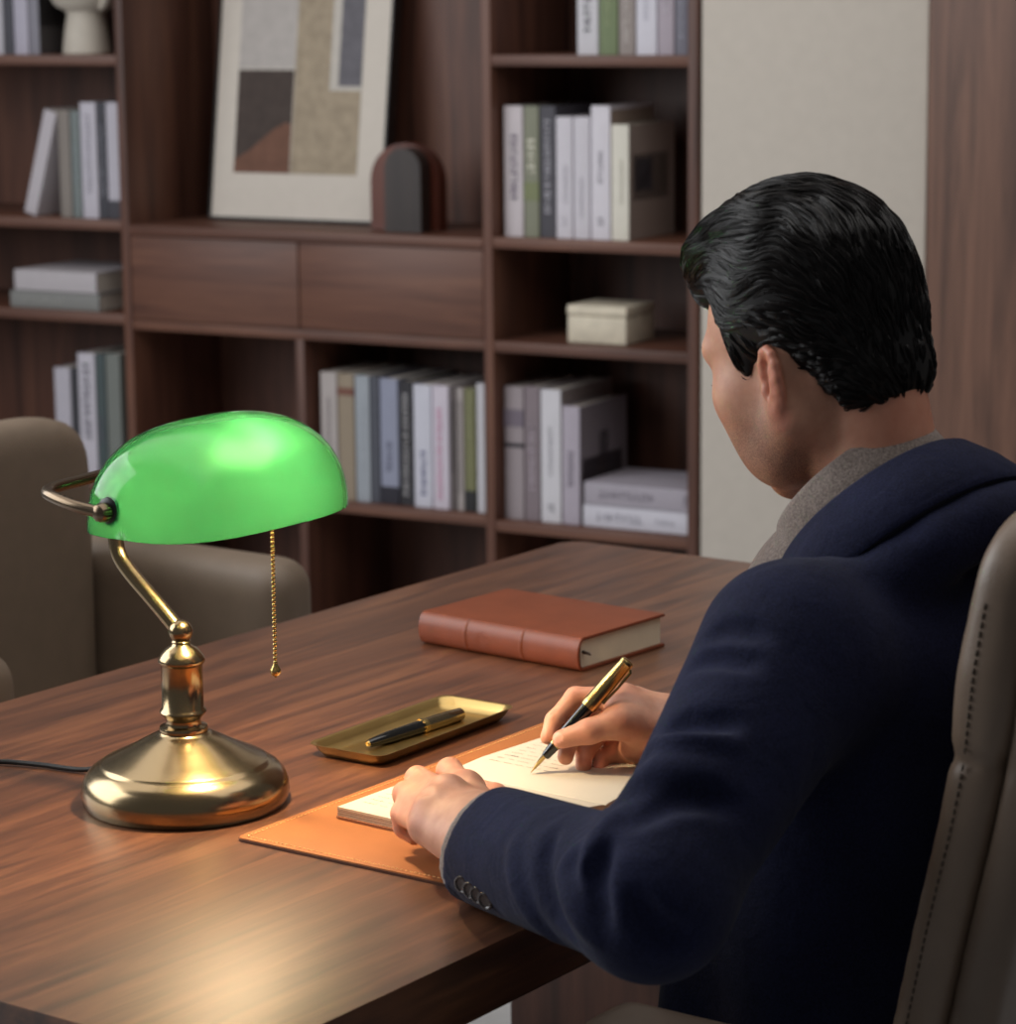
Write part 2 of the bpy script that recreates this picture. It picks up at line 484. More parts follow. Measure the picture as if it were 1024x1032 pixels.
def mesh_sdf(name, ops, h, disp=None, relax=2, B=16):
    lo = np.min([o['lo'] for o in ops if not o['sub']], axis=0) - 3 * h - 0.01
    hi = np.max([o['hi'] for o in ops if not o['sub']], axis=0) + 3 * h + 0.01
    nb = np.ceil((hi - lo) / (h * B)).astype(int)
    g = np.arange(B + 1)
    gi = np.stack(np.meshgrid(g, g, g, indexing='ij'), -1).reshape(-1, 3)
    S = 1 << 20
    vkeys, vpos, quads = [], [], []
    half = h * B * 0.5; brad = half * 1.7321
    # coarse pass
    LO = np.array([o['lo'] for o in ops]); HI = np.array([o['hi'] for o in ops])
    KK = np.array([o['k'] for o in ops]) + 0.012; ADD = np.array([not o['sub'] for o in ops])
    bi = np.stack(np.meshgrid(*[np.arange(n) for n in nb], indexing='ij'), -1).reshape(-1, 3)
    for b in bi:
        c = lo + (b + 0.5) * h * B
        near = np.linalg.norm(np.maximum(np.maximum(LO - c, c - HI), 0), axis=1) < brad + KK
        if not (near & ADD).any(): continue
        loc = [ops[i] for i in np.nonzero(near)[0]]
        dc = eval_ops(loc, c[None], disp=disp)[0]
        if abs(dc) > brad * 1.25 + 0.004: continue
        base = b * B
        G = gi + base
        P = lo + G * h
        D = eval_ops(loc, P, disp=disp).reshape(B + 1, B + 1, B + 1)
        inside = D < 0
        if inside.all() or not inside.any(): continue
        s = [inside[i:B + i, j:B + j, k:B + k] for i in (0, 1) for j in (0, 1) for k in (0, 1)]
        cnt = sum(x.astype(int) for x in s)
        cells = np.argwhere((cnt > 0) & (cnt < 8))
        acc = np.zeros((len(cells), 3)); n = np.zeros(len(cells))
        ci, cj, ck = cells.T
        for ax in range(3):
            for u in (0, 1):
                for v in (0, 1):
                    o0 = [0, 0, 0]; o1 = [0, 0, 0]
                    oa = [a for a in range(3) if a != ax]
                    o0[oa[0]] = o1[oa[0]] = u; o0[oa[1]] = o1[oa[1]] = v; o1[ax] = 1
                    d0 = D[ci + o0[0], cj + o0[1], ck + o0[2]]; d1 = D[ci + o1[0], cj + o1[1], ck + o1[2]]
                    x = (d0 < 0) != (d1 < 0)
                    t = np.where(x, d0 / np.where(np.abs(d0 - d1) < 1e-12, 1, d0 - d1), 0)
                    p = np.tile(np.array(o0, float), (len(cells), 1)); p[:, ax] += t
                    acc += p * x[:, None]; n += x
        vp = lo + (cells + base + acc / np.maximum(n, 1)[:, None]) * h
        gc = cells + base + 1
        vkeys.append((gc[:, 0] * S + gc[:, 1]) * S + gc[:, 2]); vpos.append(vp)
        # crossing edges owned by this block
        for ax in range(3):
            e = [0, 0, 0]; e[ax] = 1
            A = inside[:B, :B, :B]; Bb = inside[e[0]:B + e[0], e[1]:B + e[1], e[2]:B + e[2]]
            ed = np.argwhere(A != Bb)
            if not len(ed): continue
            flip = A[ed[:, 0], ed[:, 1], ed[:, 2]]
            ge = ed + base + 1
            a1, a2 = [(1, 2), (2, 0), (0, 1)][ax]
            ks = []
            for (u, v) in ((-1, -1), (0, -1), (0, 0), (-1, 0)):
                q = ge.copy(); q[:, a1] += u; q[:, a2] += v
                ks.append((q[:, 0] * S + q[:, 1]) * S + q[:, 2])
            ks = np.stack(ks, 1)
            ks[~flip] = ks[~flip][:, ::-1]
            quads.append(ks)
    vk = np.concatenate(vkeys); vp = np.concatenate(vpos); qk = np.concatenate(quads)
    order = np.argsort(vk); vk = vk[order]; vp = vp[order]
    idx = np.clip(np.searchsorted(vk, qk), 0, len(vk) - 1)
    ok = (vk[idx] == qk).all(axis=1)
    q = idx[ok]
    for _ in range(relax):
        s = np.zeros_like(vp); c = np.zeros(len(vp))
        for a, b in ((0, 1), (1, 2), (2, 3), (3, 0)):
            np.add.at(s, q[:, a], vp[q[:, b]]); np.add.at(c, q[:, a], 1)
            np.add.at(s, q[:, b], vp[q[:, a]]); np.add.at(c, q[:, b], 1)
        vp = vp * 0.5 + 0.5 * s / np.maximum(c, 1)[:, None]
    me = bpy.data.meshes.new(name)
    me.vertices.add(len(vp)); me.vertices.foreach_set('co', vp.astype(np.float32).ravel())
    me.loops.add(len(q) * 4); me.loops.foreach_set('vertex_index', q.astype(np.int32).ravel())
    me.polygons.add(len(q)); me.polygons.foreach_set('loop_start', np.arange(0, len(q) * 4, 4, dtype=np.int32))
    me.polygons.foreach_set('loop_total', np.full(len(q), 4, dtype=np.int32))
    me.update(calc_edges=True)
    me.polygons.foreach_set('use_smooth', [True] * len(q))
    return me, vp

# ------------------------------------------------------------------ the wall frame (u along the wall, w into it)
_d = -(RC @ _ray(-4600, 38)); _d[2] = 0; WD = _d / np.linalg.norm(_d)
WN = np.array([-WD[1], WD[0], 0.0])
WANG = math.atan2(WD[1], WD[0])
_r = ray(703, 300); WP = CAM + _r * (4.75 / _r[1]); WP[2] = 0
def on_wall(px, py, w=0.0):
    r = ray(px, py); P = WP + WN * w
    q = CAM + r * (((P - CAM) @ WN) / (r @ WN))
    return (q - WP) @ WD, q[2]
def wpos(u, w, z): return Vector(WP + WD * u + WN * w + np.array([0, 0, z]))
def place_on_wall(o):
    o.location = Vector(WP); o.rotation_euler = (0, 0, WANG); return o

# floor
bm = bmesh.new(); box(bm, (-6.5, -1.0, -0.05), (3.0, 7.0, 0.0))
tag(obj('floor', bm, M['floor'], angle=None, smooth=False), 'pale stone floor', kind='structure')
# wall behind the bookcase and the plaster strip flush with its front
bm = bmesh.new()
box(bm, (-4.0, 0.37, 0), (0.006, 0.47, 3.0))
box(bm, (0.008, 0.0, 0), (0.478, 0.47, 3.0), 0.002)
place_on_wall(tag(obj('wall_back', bm, M['wall']), 'greige plaster wall beside the bookcase', kind='structure'))
bm = bmesh.new()
box(bm, (0.484, -0.012, 0), (1.09, 0.10, 3.0), 0.002)
box(bm, (1.094, -0.012, 0), (2.6, 0.10, 3.0), 0.002)
place_on_wall(tag(obj('wall_right', bm, M['wood_wall']), 'walnut panelled wall at the right', kind='structure'))

# ------------------------------------------------------------------ bookcase
bk = thing('bookcase', 'built-in walnut bookcase with open shelves and two drawers along the back wall', 'bookcase')
place_on_wall(bk)
DEP = 0.345; TH = 0.022
def board(name, lo, hi, m, bev=0.0015):
    bm = bmesh.new(); box(bm, lo, hi, bev, 2)
    return obj(name, bm, m, bk)
ZB = 0.06; ZT = 2.35
U_R, U_D1, U_M, U_D2, U_L = -0.011, -0.4805, -0.954, -1.4115, -2.36
for u in (U_R, U_D1, U_D2, U_L):
    board('upright_panel', (u - TH / 2, 0, 0), (u + TH / 2, DEP, ZT), M['shelf_v'])
board('back_panel', (U_L, DEP, 0), (0, DEP + 0.012, ZT), M['shelf_v'], 0)
e = TH / 2
for z in (1.342, 0.970, 0.754, 0.374, ZB, 1.72, ZT):
    board('shelf', (U_D1 + e, 0.002, z - TH), (U_R - e, DEP, z), M['shelf_h'])
for z in (1.339, 0.974, 0.764, 0.374, ZB, 1.72, ZT):
    board('shelf', (U_L + e, 0.002, z - TH), (U_D2 - e, DEP, z), M['shelf_h'])
board('counter', (U_D2 + e, -0.002, 0.9665 - TH), (U_D1 - e, DEP, 0.9665), M['shelf_h'])
board('shelf', (U_D2 + e, 0.002, 0.733), (U_D1 - e, DEP, 0.754), M['shelf_h'])
board('upright_panel', (U_M - e, 0.002, ZB), (U_M + e, DEP, 0.733), M['shelf_v'])
for a, b in ((U_D2 + e, U_M - e), (U_M + e, U_D1 - e)):
    board('shelf', (a, 0.002, 0.382 - TH), (b, DEP, 0.382), M['shelf_h'])
    board('shelf', (a, 0.002, ZB - TH), (b, DEP, ZB), M['shelf_h'])
board('shelf', (U_D2 + e, 0.002, ZT - TH), (U_D1 - e, DEP, ZT), M['shelf_h'])
for a, b in ((U_D2 + e + 0.002, U_M + 0.0005), (U_M + 0.0045, U_D1 - e - 0.002)):
    dr = board('drawer', (a, 0.001, 0.7565), (b, 0.02, 0.942), M['shelf_h'], 0.001)
    bm = bmesh.new(); box(bm, (a + 0.02, 0.021, 0.762), (b - 0.02, DEP - 0.02, 0.90))
    obj('drawer_box', bm, M['shelf_v'], dr)
board('plinth', (U_L, 0.03, 0), (0, 0.05, ZB - TH), M['shelf_h'])

# ------------------------------------------------------------------ books
_mc = {}
def cmat(c, rough=0.55):
    k = (c, rough)
    if k not in _mc: _mc[k] = simple('cover_%02x%02x%02x' % c, srgb(*c), rough, var=0.03)
    return _mc[k]

def glyph_rows(bm, x0, x1, z0, z1, y, vertical, dens=0.72, size=None):
    """print: rows of small letter-like strokes on a spine (blurred lettering)"""
    if vertical:
        w = (x1 - x0); z = z1; s = size or w
        while z > z0 + s * 0.4:
            l = s * random.choice((0.45, 0.55, 0.65))
            if random.random() < dens:
                t = s * 0.16
                for _ in range(2):
                    a = random.uniform(0, l - t)
                    quad(bm, x0, x1, z - a - t, z - a, y)
                quad(bm, x0 + w * random.choice((0, 0.4, 0.78)), None, z - l, z, y, w * 0.2)
            z -= l + s * 0.22
    else:
        h = z1 - z0; x = x0
        while x < x1 - h * 0.3:
            l = h * random.choice((0.45, 0.6, 0.7))
            if random.random() < dens:
                t = h * 0.18
                quad(bm, x + random.uniform(0, l - t), None, z0, z1, y, t)
                quad(bm, x, x + l, z0 + h * random.choice((0, .4, .8)), None, y, t)
            x += l + h * 0.22
def quad(bm, x0, x1, z0, z1, y, t=0.0):
    if x1 is None: x1 = x0 + t
    if z1 is None: z1 = z0 + t
    bm.faces.new([bm.verts.new(p) for p in ((x0, y, z0), (x1, y, z0), (x1, y, z1), (x0, y, z1))])

def make_book(label, t, h, d, col, group, text=None, text_col=(60, 52, 60), bands=(), cover=None, two=None):
    """upright book, spine to the front (-y), thickness on x; origin at the bottom centre of the spine"""
    r = thing('book', label, 'book', group=group)
    bm = bmesh.new(); c = 0.0022
    # cover as a U of spine and two boards, spine slightly rounded
    prof = [(-t / 2, d), (-t / 2, 0.004), (-t / 2 + 0.001, 0.0012), (-t / 4, 0.0002), (0, 0), (t / 4, 0.0002), (t / 2 - 0.001, 0.0012), (t / 2, 0.004), (t / 2, d),
            (t / 2 - c, d), (t / 2 - c, 0.005), (-t / 2 + c, 0.005), (-t / 2 + c, d)]
    lo = [bm.verts.new((x, y, 0)) for x, y in prof]; hi = [bm.verts.new((x, y, h)) for x, y in prof]
    n = len(prof)
    for k in range(n):
        bm.faces.new((lo[k], lo[(k + 1) % n], hi[(k + 1) % n], hi[k]))
    bm.faces.new(list(reversed(lo))); bm.faces.new(hi)
    bmesh.ops.recalc_face_normals(bm, faces=bm.faces[:])
    obj('cover', bm, cmat(col), r, angle=30)
    bm = bmesh.new(); box(bm, (-t / 2 + c, 0.0052, 0.003), (t / 2 - c, d - 0.004, h - 0.003))
    obj('pages', bm, M['book_pages'], r, smooth=False)
    for (z0, z1, bc) in bands:
        bm = bmesh.new(); box(bm, (-t / 2 - .0003, -0.0006, h * z0), (t / 2 + .0003, 0.004, h * z1))
        obj('spine_band', bm, cmat(bc), r, smooth=False)
    if text:
        for (z0, z1, wf, xo) in text:
            bm = bmesh.new()
            glyph_rows(bm, (xo - wf / 2) * t, (xo + wf / 2) * t, h * z0, h * z1, -0.001, True, 1.0)
            obj('spine_lettering', bm, cmat(text_col), r, smooth=False)
    if cover:
        for (y0, y1, z0, z1, cc) in cover:
            bm = bmesh.new()
            bm.faces.new([bm.verts.new(p) for p in ((t / 2 + .0005, d * y0, h * z0), (t / 2 + .0005, d * y1, h * z0), (t / 2 + .0005, d * y1, h * z1), (t / 2 + .0005, d * y0, h * z1))])
            obj('cover_picture', bm, cmat(cc), r, smooth=False)
    return r

def upright(px0, px1, ytop, zshelf, label, col, group, w=0.035, d=0.20, ref=None, **kw):
    """a book whose spine spans px0..px1 in the photo and reaches up to ytop"""
    zr = zshelf + 0.13
    uy = ref if ref is not None else ytop + 40
    u0 = on_wall(px0, uy, w)[0]; u1 = on_wall(px1, uy, w)[0]
    zt = on_wall((px0 + px1) / 2, ytop, w)[1]
    h = max(0.1, zt - zshelf)
    b = make_book(label, max(0.008, (u1 - u0) - 0.0015), h, d, col, group, **kw)
    b.location = wpos((u0 + u1) / 2, w, zshelf + 0.0005); b.rotation_euler = (0, 0, WANG)
    return b

G = 'books on the right unit, second shelf'
z = 0.970
upright(507, 527, 107, z, 'white book with dark purple spine title, leftmost on the shelf level with the drawers top', (188, 180, 184), G, text=[(0.28, 0.78, 0.34, 0.05)], text_col=(74, 58, 84))
upright(527.5, 543, 107, z, 'grey-green book with pale title block, between a white and a charcoal book', (120, 122, 104), G, text=[(0.45, 0.75, 0.5, 0)], text_col=(208, 204, 188), bands=[(0.28, 0.42, (112, 118, 82))])
upright(543.5, 560, 107, z, 'charcoal book with white lettering beside the grey-green book', (62, 60, 68), G, text=[(0.18, 0.90, 0.36, 0)], text_col=(170, 168, 176))
upright(559.8, 577, 118, z, 'shorter plain white book right of the charcoal book', (196, 192, 200), G, text=[(0.3, 0.6, 0.2, 0.1), (0.1, 0.17, 0.3, 0)], text_col=(160, 156, 166), ref=170)
upright(577.5, 594.5, 118, z, 'plain white book between its white twin and the tallest white book', (194, 190, 198), G, text=[(0.18, 0.5, 0.16, 0)], text_col=(150, 146, 156), ref=170)
upright(595, 615, 107, z, 'tallest white book of the upper right row, thin grey title', (202, 198, 206), G, text=[(0.42, 0.66, 0.22, 0), (0.1, 0.17, 0.3, 0)], text_col=(130, 126, 136), cover=[(0.02, 0.98, 0.03, 0.97, (160, 144, 132))])
upright(615.5, 634, 126, z, 'cream book at the end of the row, brown cover with dark photograph facing right', (206, 202, 190), G, d=0.21, text=[(0.3, 0.7, 0.14, 0.1)], text_col=(170, 166, 152),
        cover=[(0.0, 1.0, 0.0, 1.0, (160, 146, 138)), (0.08, 0.85, 0.34, 0.74, (44, 40, 44)), (0.12, 0.5, 0.42, 0.7, (84, 82, 90))])

G = 'books on the right unit, top shelf'
z = 1.342
for px0, px1, lab, c, tx, tc in (
    (581, 603, 'white book with black title, leftmost on the top right shelf', (190, 188, 194), [(0.15, 0.5, 0.3, 0)], (50, 48, 54)),
    (603.5, 622.5, 'sage green book on the top right shelf', (102, 116, 80), [(0.2, 0.7, 0.2, 0)], (140, 150, 110)),
    (623, 640, 'taupe book with pale lettering next to the sage green book', (136, 126, 122), [(0.08, 0.8, 0.36, 0)], (186, 178, 172)),
    (640.5, 662, 'pale grey-white book in the middle of the top right shelf', (196, 194, 204), [(0.25, 0.7, 0.2, 0)], (172, 170, 182)),
    (662.5, 679.5, 'mauve grey book on the top right shelf', (156, 146, 156), [(0.3, 0.6, 0.3, 0)], (178, 170, 180)),
    (680, 693.5, 'slate grey book second from the right end of the top shelf', (100, 98, 110), [(0.1, 0.7, 0.3, 0)], (150, 150, 162)),
    (693.7, 698, 'thin pale lilac book against the right upright of the top shelf', (180, 174, 190), None, None)):
    b = upright(px0, px1, -85 if px0 != 623 else -75, z, lab, c, G, w=0.03, text=tx, text_col=tc or (0, 0, 0), ref=30)

G = 'books standing on the right unit, lower shelf'
z = 0.374
upright(508, 528, 390, z, 'mauve book with black band across its spine, leftmost on the lower right shelf', (146, 136, 140), G, bands=[(0.70, 0.83, (108, 98, 110)), (0.545, 0.575, (30, 26, 34))], ref=450)
upright(528.5, 544, 390, z, 'dusky mauve book with pale title beside the banded book', (124, 112, 118), G, text=[(0.2, 0.72, 0.42, 0)], text_col=(166, 154, 164), ref=450)
upright(544.5, 565.5, 393, z, 'bright white book with small grey title on the lower right shelf', (200, 198, 204), G, text=[(0.35, 0.72, 0.18, 0), (0.08, 0.14, 0.3, 0)], text_col=(140, 138, 146), d=0.23, ref=450, cover=[(0.0, 1.0, 0.0, 1.0, (150, 140, 140))])
upright(566, 584.5, 410, z, 'shorter lilac grey book whose cover shows a dark figure', (166, 158, 170), G, text=[(0.32, 0.62, 0.3, 0)], text_col=(110, 102, 114), d=0.215, ref=460,
        cover=[(0.0, 1.0, 0.0, 1.0, (132, 124, 130)), (0.05, 0.9, 0.33, 0.55, (60, 50, 56)), (0.4, 0.6, 0.55, 0.75, (34, 30, 36)), (0.35, 0.55, 0.4, 0.52, (140, 106, 98))])

G = 'books on the middle unit'
z = 0.382
mid = [
 (323.5, 340.5, 375.5, 'pale rose-grey book leftmost in the middle lower shelf', (168, 160, 158), [(0.2, 0.8, 0.2, 0.0)], (130, 122, 124), ()),
 (341, 357.5, 377, 'tan book with a small red-brown mark near its top', (142, 128, 110), None, None, [(0.83, 0.89, (110, 70, 58))]),
 (358, 373, 379, 'pale blue-grey book next to the tan book', (150, 156, 164), [(0.2, 0.75, 0.3, 0)], (170, 176, 184), ()),
 (373.5, 382.5, 380, 'narrow dark slate book between two blue-grey books', (74, 76, 86), None, None, ()),
 (383, 401.5, 382, 'lavender-blue book with a black foot on its spine', (138, 142, 162), [(0.24, 0.5, 0.3, 0)], (96, 98, 118), [(0.0, 0.14, (34, 32, 44))]),
 (402, 416, 384, 'black book with white vertical lettering', (40, 38, 44), [(0.05, 0.9, 0.42, 0)], (160, 158, 160), ()),
 (416.5, 435, 388, 'wide white book with navy lettering low on the spine', (194, 194, 206), [(0.1, 0.46, 0.32, 0.05)], (70, 72, 120), ()),
 (435.5, 452.5, 389, 'white book with pink lettering', (196, 188, 200), [(0.05, 0.82, 0.3, -0.05)], (196, 134, 164), ()),
 (453, 459.5, 391, 'narrow dark taupe book right of the pink lettered book', (92, 84, 84), [(0.3, 0.9, 0.4, 0)], (50, 46, 50), ()),
 (460, 467.5, 391, 'narrow pale grey-beige book with speckled lettering', (160, 152, 150), [(0.15, 0.9, 0.4, 0)], (110, 102, 104), ()),
 (468, 479, 392, 'olive green book with a black foot on its spine', (112, 112, 78), [(0.6, 0.95, 0.3, 0)], (150, 152, 116), [(0.0, 0.17, (30, 30, 32))]),
 (480, 489, 387, 'thin white book touching the divider of the middle shelf', (190, 188, 194), None, None, ()),
]
for px0, px1, yt, lab, c, tx, tc, bd in mid:
    upright(px0, px1, yt, z, lab, c, G, text=tx, text_col=tc or (0, 0, 0), bands=bd, ref=450, w=0.03)

G = 'books on the left unit, second shelf'
z = 0.974
upright(59, 71, 112, z, 'taupe book standing right of the leaning white book', (128, 120, 114), G, ref=165)
upright(71.5, 81, 112, z, 'grey-green book in the upper left row', (112, 120, 120), G, text=[(0.3, 0.7, 0.4, 0)], text_col=(138, 148, 150), ref=165)
upright(81.5, 98, 103.5, z, 'tall white book with faint dotted title in the upper left row', (184, 180, 190), G, text=[(0.2, 0.9, 0.3, 0)], text_col=(150, 146, 158), ref=165)
upright(98.5, 107, 103.5, z, 'charcoal book with pale lettering in the upper left row', (58, 58, 66), G, text=[(0.2, 0.8, 0.4, 0)], text_col=(140, 140, 150), ref=165)
upright(107.5, 120.5, 103.5, z, 'white book with a charcoal foot, at the right end of the upper left row', (180, 176, 186), G, bands=[(0.0, 0.16, (62, 60, 68))], ref=165)
# the one that leans
b = make_book('white book leaning against the upper left row', 0.036, 0.243, 0.19, (182, 176, 182), G)
u0 = on_wall(30, 219, 0.035)[0]
b.location = wpos(u0 - 0.021, 0.035, 0.9745 + 0.0); b.rotation_euler = (0, 0, 0)
_lean = Matrix.Rotation(WANG, 4, 'Z') @ Matrix.Rotation(math.radians(16.5), 4, 'Y')
b.matrix_world = Matrix.Translation(wpos(u0 + 0.001, 0.035, 0.9745 + 0.0058)) @ _lean

G = 'books on the left unit, top shelf'
z = 1.339
for px0, px1, lab, c in ((-12, 3, 'white book cut by the left picture edge on the top left shelf', (180, 178, 186)), (3.5, 13, 'dark slate book on the top left shelf', (66, 66, 74)),
                         (13.5, 28, 'pale lilac book on the top left shelf', (172, 168, 182)), (28.5, 39.5, 'grey book with a dark picture cover beside the white vase', (128, 126, 136))):
    upright(px0, px1, -75, z, lab, c, G, w=0.04, ref=30, d=0.15, cover=[(0, 1, 0.0, 1.0, (80, 76, 76)), (0, 1, 0.22, 0.95, (26, 28, 30))] if px0 > 28 else None)

G = 'books on the left unit, lowest shelf'
z = 0.374
for px0, px1, yt, lab, c, tx in ((55.5, 72, 371, 'short white book leftmost in the lower left row', (176, 172, 182), None), (72.5, 79, 371, 'short black book in the lower left row', (50, 50, 56), None),
     (79.5, 97, 356.5, 'tall white book with dark lettering in the lower left row', (186, 182, 192), [(0.3, 0.92, 0.4, 0)]), (97.5, 107, 357, 'dark green book in the lower left row', (66, 78, 80), [(0.3, 0.5, 0.5, 0)]),
     (107.5, 122.5, 357, 'grey-green book against the divider in the lower left row', (112, 116, 112), None)):
    upright(px0, px1, yt, z, lab, c, G, text=tx, text_col=(90, 88, 100), ref=420)

def flat_book(label, px0, px1, y0, y1, zb, col, group, w=0.03, d=0.2, text=None, text_col=(110, 104, 116)):
    """book lying on its side, spine to the front"""
    u0 = on_wall(px0, y1, w)[0]; u1 = on_wall(px1, y1, w)[0]
    zt = on_wall(px0, y0, w)[1]
    t = zt - zb - 0.001; h = u1 - u0
    b = make_book(label, t, h, d, col, group)
    if text:
        for (a, c, s, o) in text:
            bm = bmesh.new()
            glyph_rows(bm, -c * h, -a * h, (o - s / 2) * t, (o + s / 2) * t, -0.001, False, 1.0)
            for v in bm.verts: v.co = Vector((v.co.z, v.co.y, -v.co.x))
            obj('spine_lettering', bm, cmat(text_col), b, smooth=False)
    Rm = Matrix(((0, 0, 1), (0, 1, 0), (-1, 0, 0))).to_4x4()      # z -> +u, x -> -z
    b.matrix_world = Matrix.Translation(wpos(u0, w, zb + t / 2 + 0.0005)) @ Matrix.Rotation(WANG, 4, 'Z') @ Rm
    return zb + t + 0.001
G = 'books lying flat on the lower right shelf'
zt = flat_book('white book lying at the bottom of the pair on the lower right shelf', 588, 697.5, 508, 530, 0.374, (196, 194, 204), G, text=[(0.14, 0.55, 0.36, 0), (0.66, 0.84, 0.2, 0)], text_col=(140, 138, 150))
flat_book('lilac grey book lying on top of the white one on the lower right shelf', 589, 697.5, 485, 508, zt, (158, 152, 162), G, text=[(0.14, 0.65, 0.34, 0), (0.92, 0.97, 0.4, 0)], text_col=(116, 110, 120))
G = 'books lying flat on the left unit'
zt = flat_book('grey-green book lying at the bottom of the pair on the left shelf', 11, 100, 292, 310, 0.764, (124, 124, 122), G, w=0.02, d=0.24, text=[(0.14, 0.6, 0.4, 0)], text_col=(150, 150, 146))
flat_book('pale grey book lying on top of the grey-green one on the left shelf', 15, 97, 271, 292, zt, (176, 170, 174), G, w=0.02, d=0.235)

# ------------------------------------------------------------------ things standing in the bookcase
# cream stone box with a lid
u0, _ = on_wall(572, 348, 0.05); u1, _ = on_wall(631, 348, 0.05); zt = on_wall(572, 307, 0.05)[1]
r = thing('keepsake_box', 'small cream stone box with a lid alone on the right shelf', 'box')
r.location = wpos((u0 + u1) / 2, 0.05, 0.754); r.rotation_euler = (0, 0, WANG)
hw = (u1 - u0) / 2; H = zt - 0.754
bm = bmesh.new(); box(bm, (-hw, 0, 0.0005), (hw, 0.13, H - 0.022), 0.003); obj('body', bm, M['box'], r)
bm = bmesh.new(); box(bm, (-hw - 0.001, -0.001, H - 0.0205), (hw + 0.001, 0.131, H), 0.003); obj('lid', bm, M['box'], r)
# vase
u, zz = on_wall(88, 54, 0.085)
r = thing('vase', 'white sculptural ceramic vase with round body on a flared foot', 'vase')
r.location = wpos(u, 0.085, 1.339)
bm = bmesh.new()
lathe(bm, [(a * 1.12, b * 0.98) for a, b in [(0, 0.0005), (0.047, 0.0005), (0.049, 0.004), (0.044, 0.05), (0.038, 0.09), (0.040, 0.097), (0.062, 0.112), (0.076, 0.14), (0.080, 0.168), (0.073, 0.198), (0.055, 0.222), (0.036, 0.236), (0.03, 0.25), (0.031, 0.27), (0.027, 0.27), (0.025, 0.25), (0.0, 0.24)]], 48)
obj('body', bm, M['vase'], r)
bm = bmesh.new()
tube(bm, catmull([(0.06, -0.012, 0.105), (0.082, -0.02, 0.125), (0.092, -0.02, 0.16), (0.080, -0.015, 0.20), (0.058, -0.01, 0.215)], 8), 0.010, 12)
obj('handle', bm, M['vase'], r)

# framed art leaning in the niche
FB = 0.19; FT = 0.285
ul = on_wall(210, 217, FB)[0]; ur = on_wall(384, 222, FB)[0]
fw = ur - ul; fh = 0.66; lean = math.atan2(FT - FB, fh)
r = thing('framed_art', 'large abstract print in a thin black frame leaning in the bookcase niche', 'picture')
r.matrix_world = Matrix.Translation(wpos(ul, FB, 0.9675 + 0.003)) @ Matrix.Rotation(WANG, 4, 'Z') @ Matrix.Rotation(-lean, 4, 'X')
bm = bmesh.new(); t = 0.005; D = 0.035
box(bm, (0, 0, 0), (t, D, fh)); box(bm, (fw - t, 0, 0), (fw, D, fh)); box(bm, (t, 0, 0), (fw - t, D, t)); box(bm, (t, 0, fh - t), (fw - t, D, fh))
obj('frame', bm, M['frame_black'], r, smooth=False)
bm = bmesh.new(); box(bm, (t, 0.004, t), (fw - t, 0.02, fh - t)); obj('mat_board', bm, M['mat_board'], r, smooth=False)
def art(name, a, b, m, y=0.003):
    bm = bmesh.new(); box(bm, (a[0] * fw, y, a[1]), (b[0] * fw, 0.0045, b[1])); return obj(name, bm, m, r, smooth=False)
art('print', (0.13, 0.105), (0.845, 0.60), M['art_white'], 0.0035)
art('print_patch', (0.13, 0.105), (0.455, 0.335), M['art_char'], 0.003)
art('print_patch', (0.13, 0.34), (0.455, 0.60), M['art_grey'], 0.003)
art('print_patch', (0.46, 0.105), (0.84, 0.29), M['art_sand'], 0.003)
art('print_patch', (0.46, 0.29), (0.66, 0.60), M['art_sand'], 0.003)
art('print_patch', (0.71, 0.30), (0.84, 0.60), M['art_slate'], 0.003)
bm = bmesh.new()
pts = [(0.13, 0.105), (0.455, 0.105)] + [(0.13 + 0.325 * (1 - k / 14), 0.105 + 0.115 * math.sin(min(1, (k / 14) * 0.1 + (1 - k / 14) * 1.05) * PI * 0.5)) for k in range(15)]
pts = [(0.13, 0.105), (0.455, 0.105), (0.455, 0.215), (0.42, 0.218), (0.36, 0.205), (0.30, 0.185), (0.22, 0.155), (0.16, 0.14), (0.13, 0.135)]
f = bm.faces.new([bm.verts.new((x * fw, 0.0026, zz)) for x, zz in pts])
obj('print_patch', bm, M['art_terra'], r, smooth=False)

# two arched wooden ornaments in front of the frame
def arch_block(name, label, m, u, w, z, wid, hei, dep, rot):
    o = thing(name, label, 'ornament', group='arched wooden ornaments')
    o.location = wpos(u, w, z); o.rotation_euler = (0, 0, WANG + rot)
    bm = bmesh.new(); R_ = wid / 2; n = 20
    out = [(-R_, 0)] + [(-R_ * math.cos(PI * k / n), hei - R_ + R_ * math.sin(PI * k / n)) for k in range(n + 1)] + [(R_, 0)]
    a = [bm.verts.new((x, 0, zz + 0.0005)) for x, zz in out]; b = [bm.verts.new((x, dep, zz + 0.0005)) for x, zz in out]
    bm.faces.new(a); bm.faces.new(list(reversed(b)))
    for k in range(len(out)):
        k2 = (k + 1) % len(out); bm.faces.new((a[k2], a[k], b[k], b[k2]))
    bmesh.ops.recalc_face_normals(bm, faces=bm.faces[:])
    bmesh.ops.bevel(bm, geom=[e for e in bm.edges if e.calc_face_angle(0) > 1.2], offset=0.0015, segments=2, affect='EDGES')
    obj('arch', bm, m, o)
    return o
zc = 0.9665
ua = on_wall(383, 232, 0.09)[0]; ub = on_wall(426, 232, 0.09)[0]
arch_block('arch_ornament', 'dark charcoal wooden arch in front of a redder one beside the frame', M['dark_wood'], ua + 0.076, 0.060, zc, 0.088, 0.178, 0.045, 0.06)
arch_block('arch_ornament', 'reddish brown wooden arch peeking from behind the charcoal arch', M['dark_red_wood'], ua + 0.050, 0.110, zc, 0.165, 0.186, 0.042, 0.06)

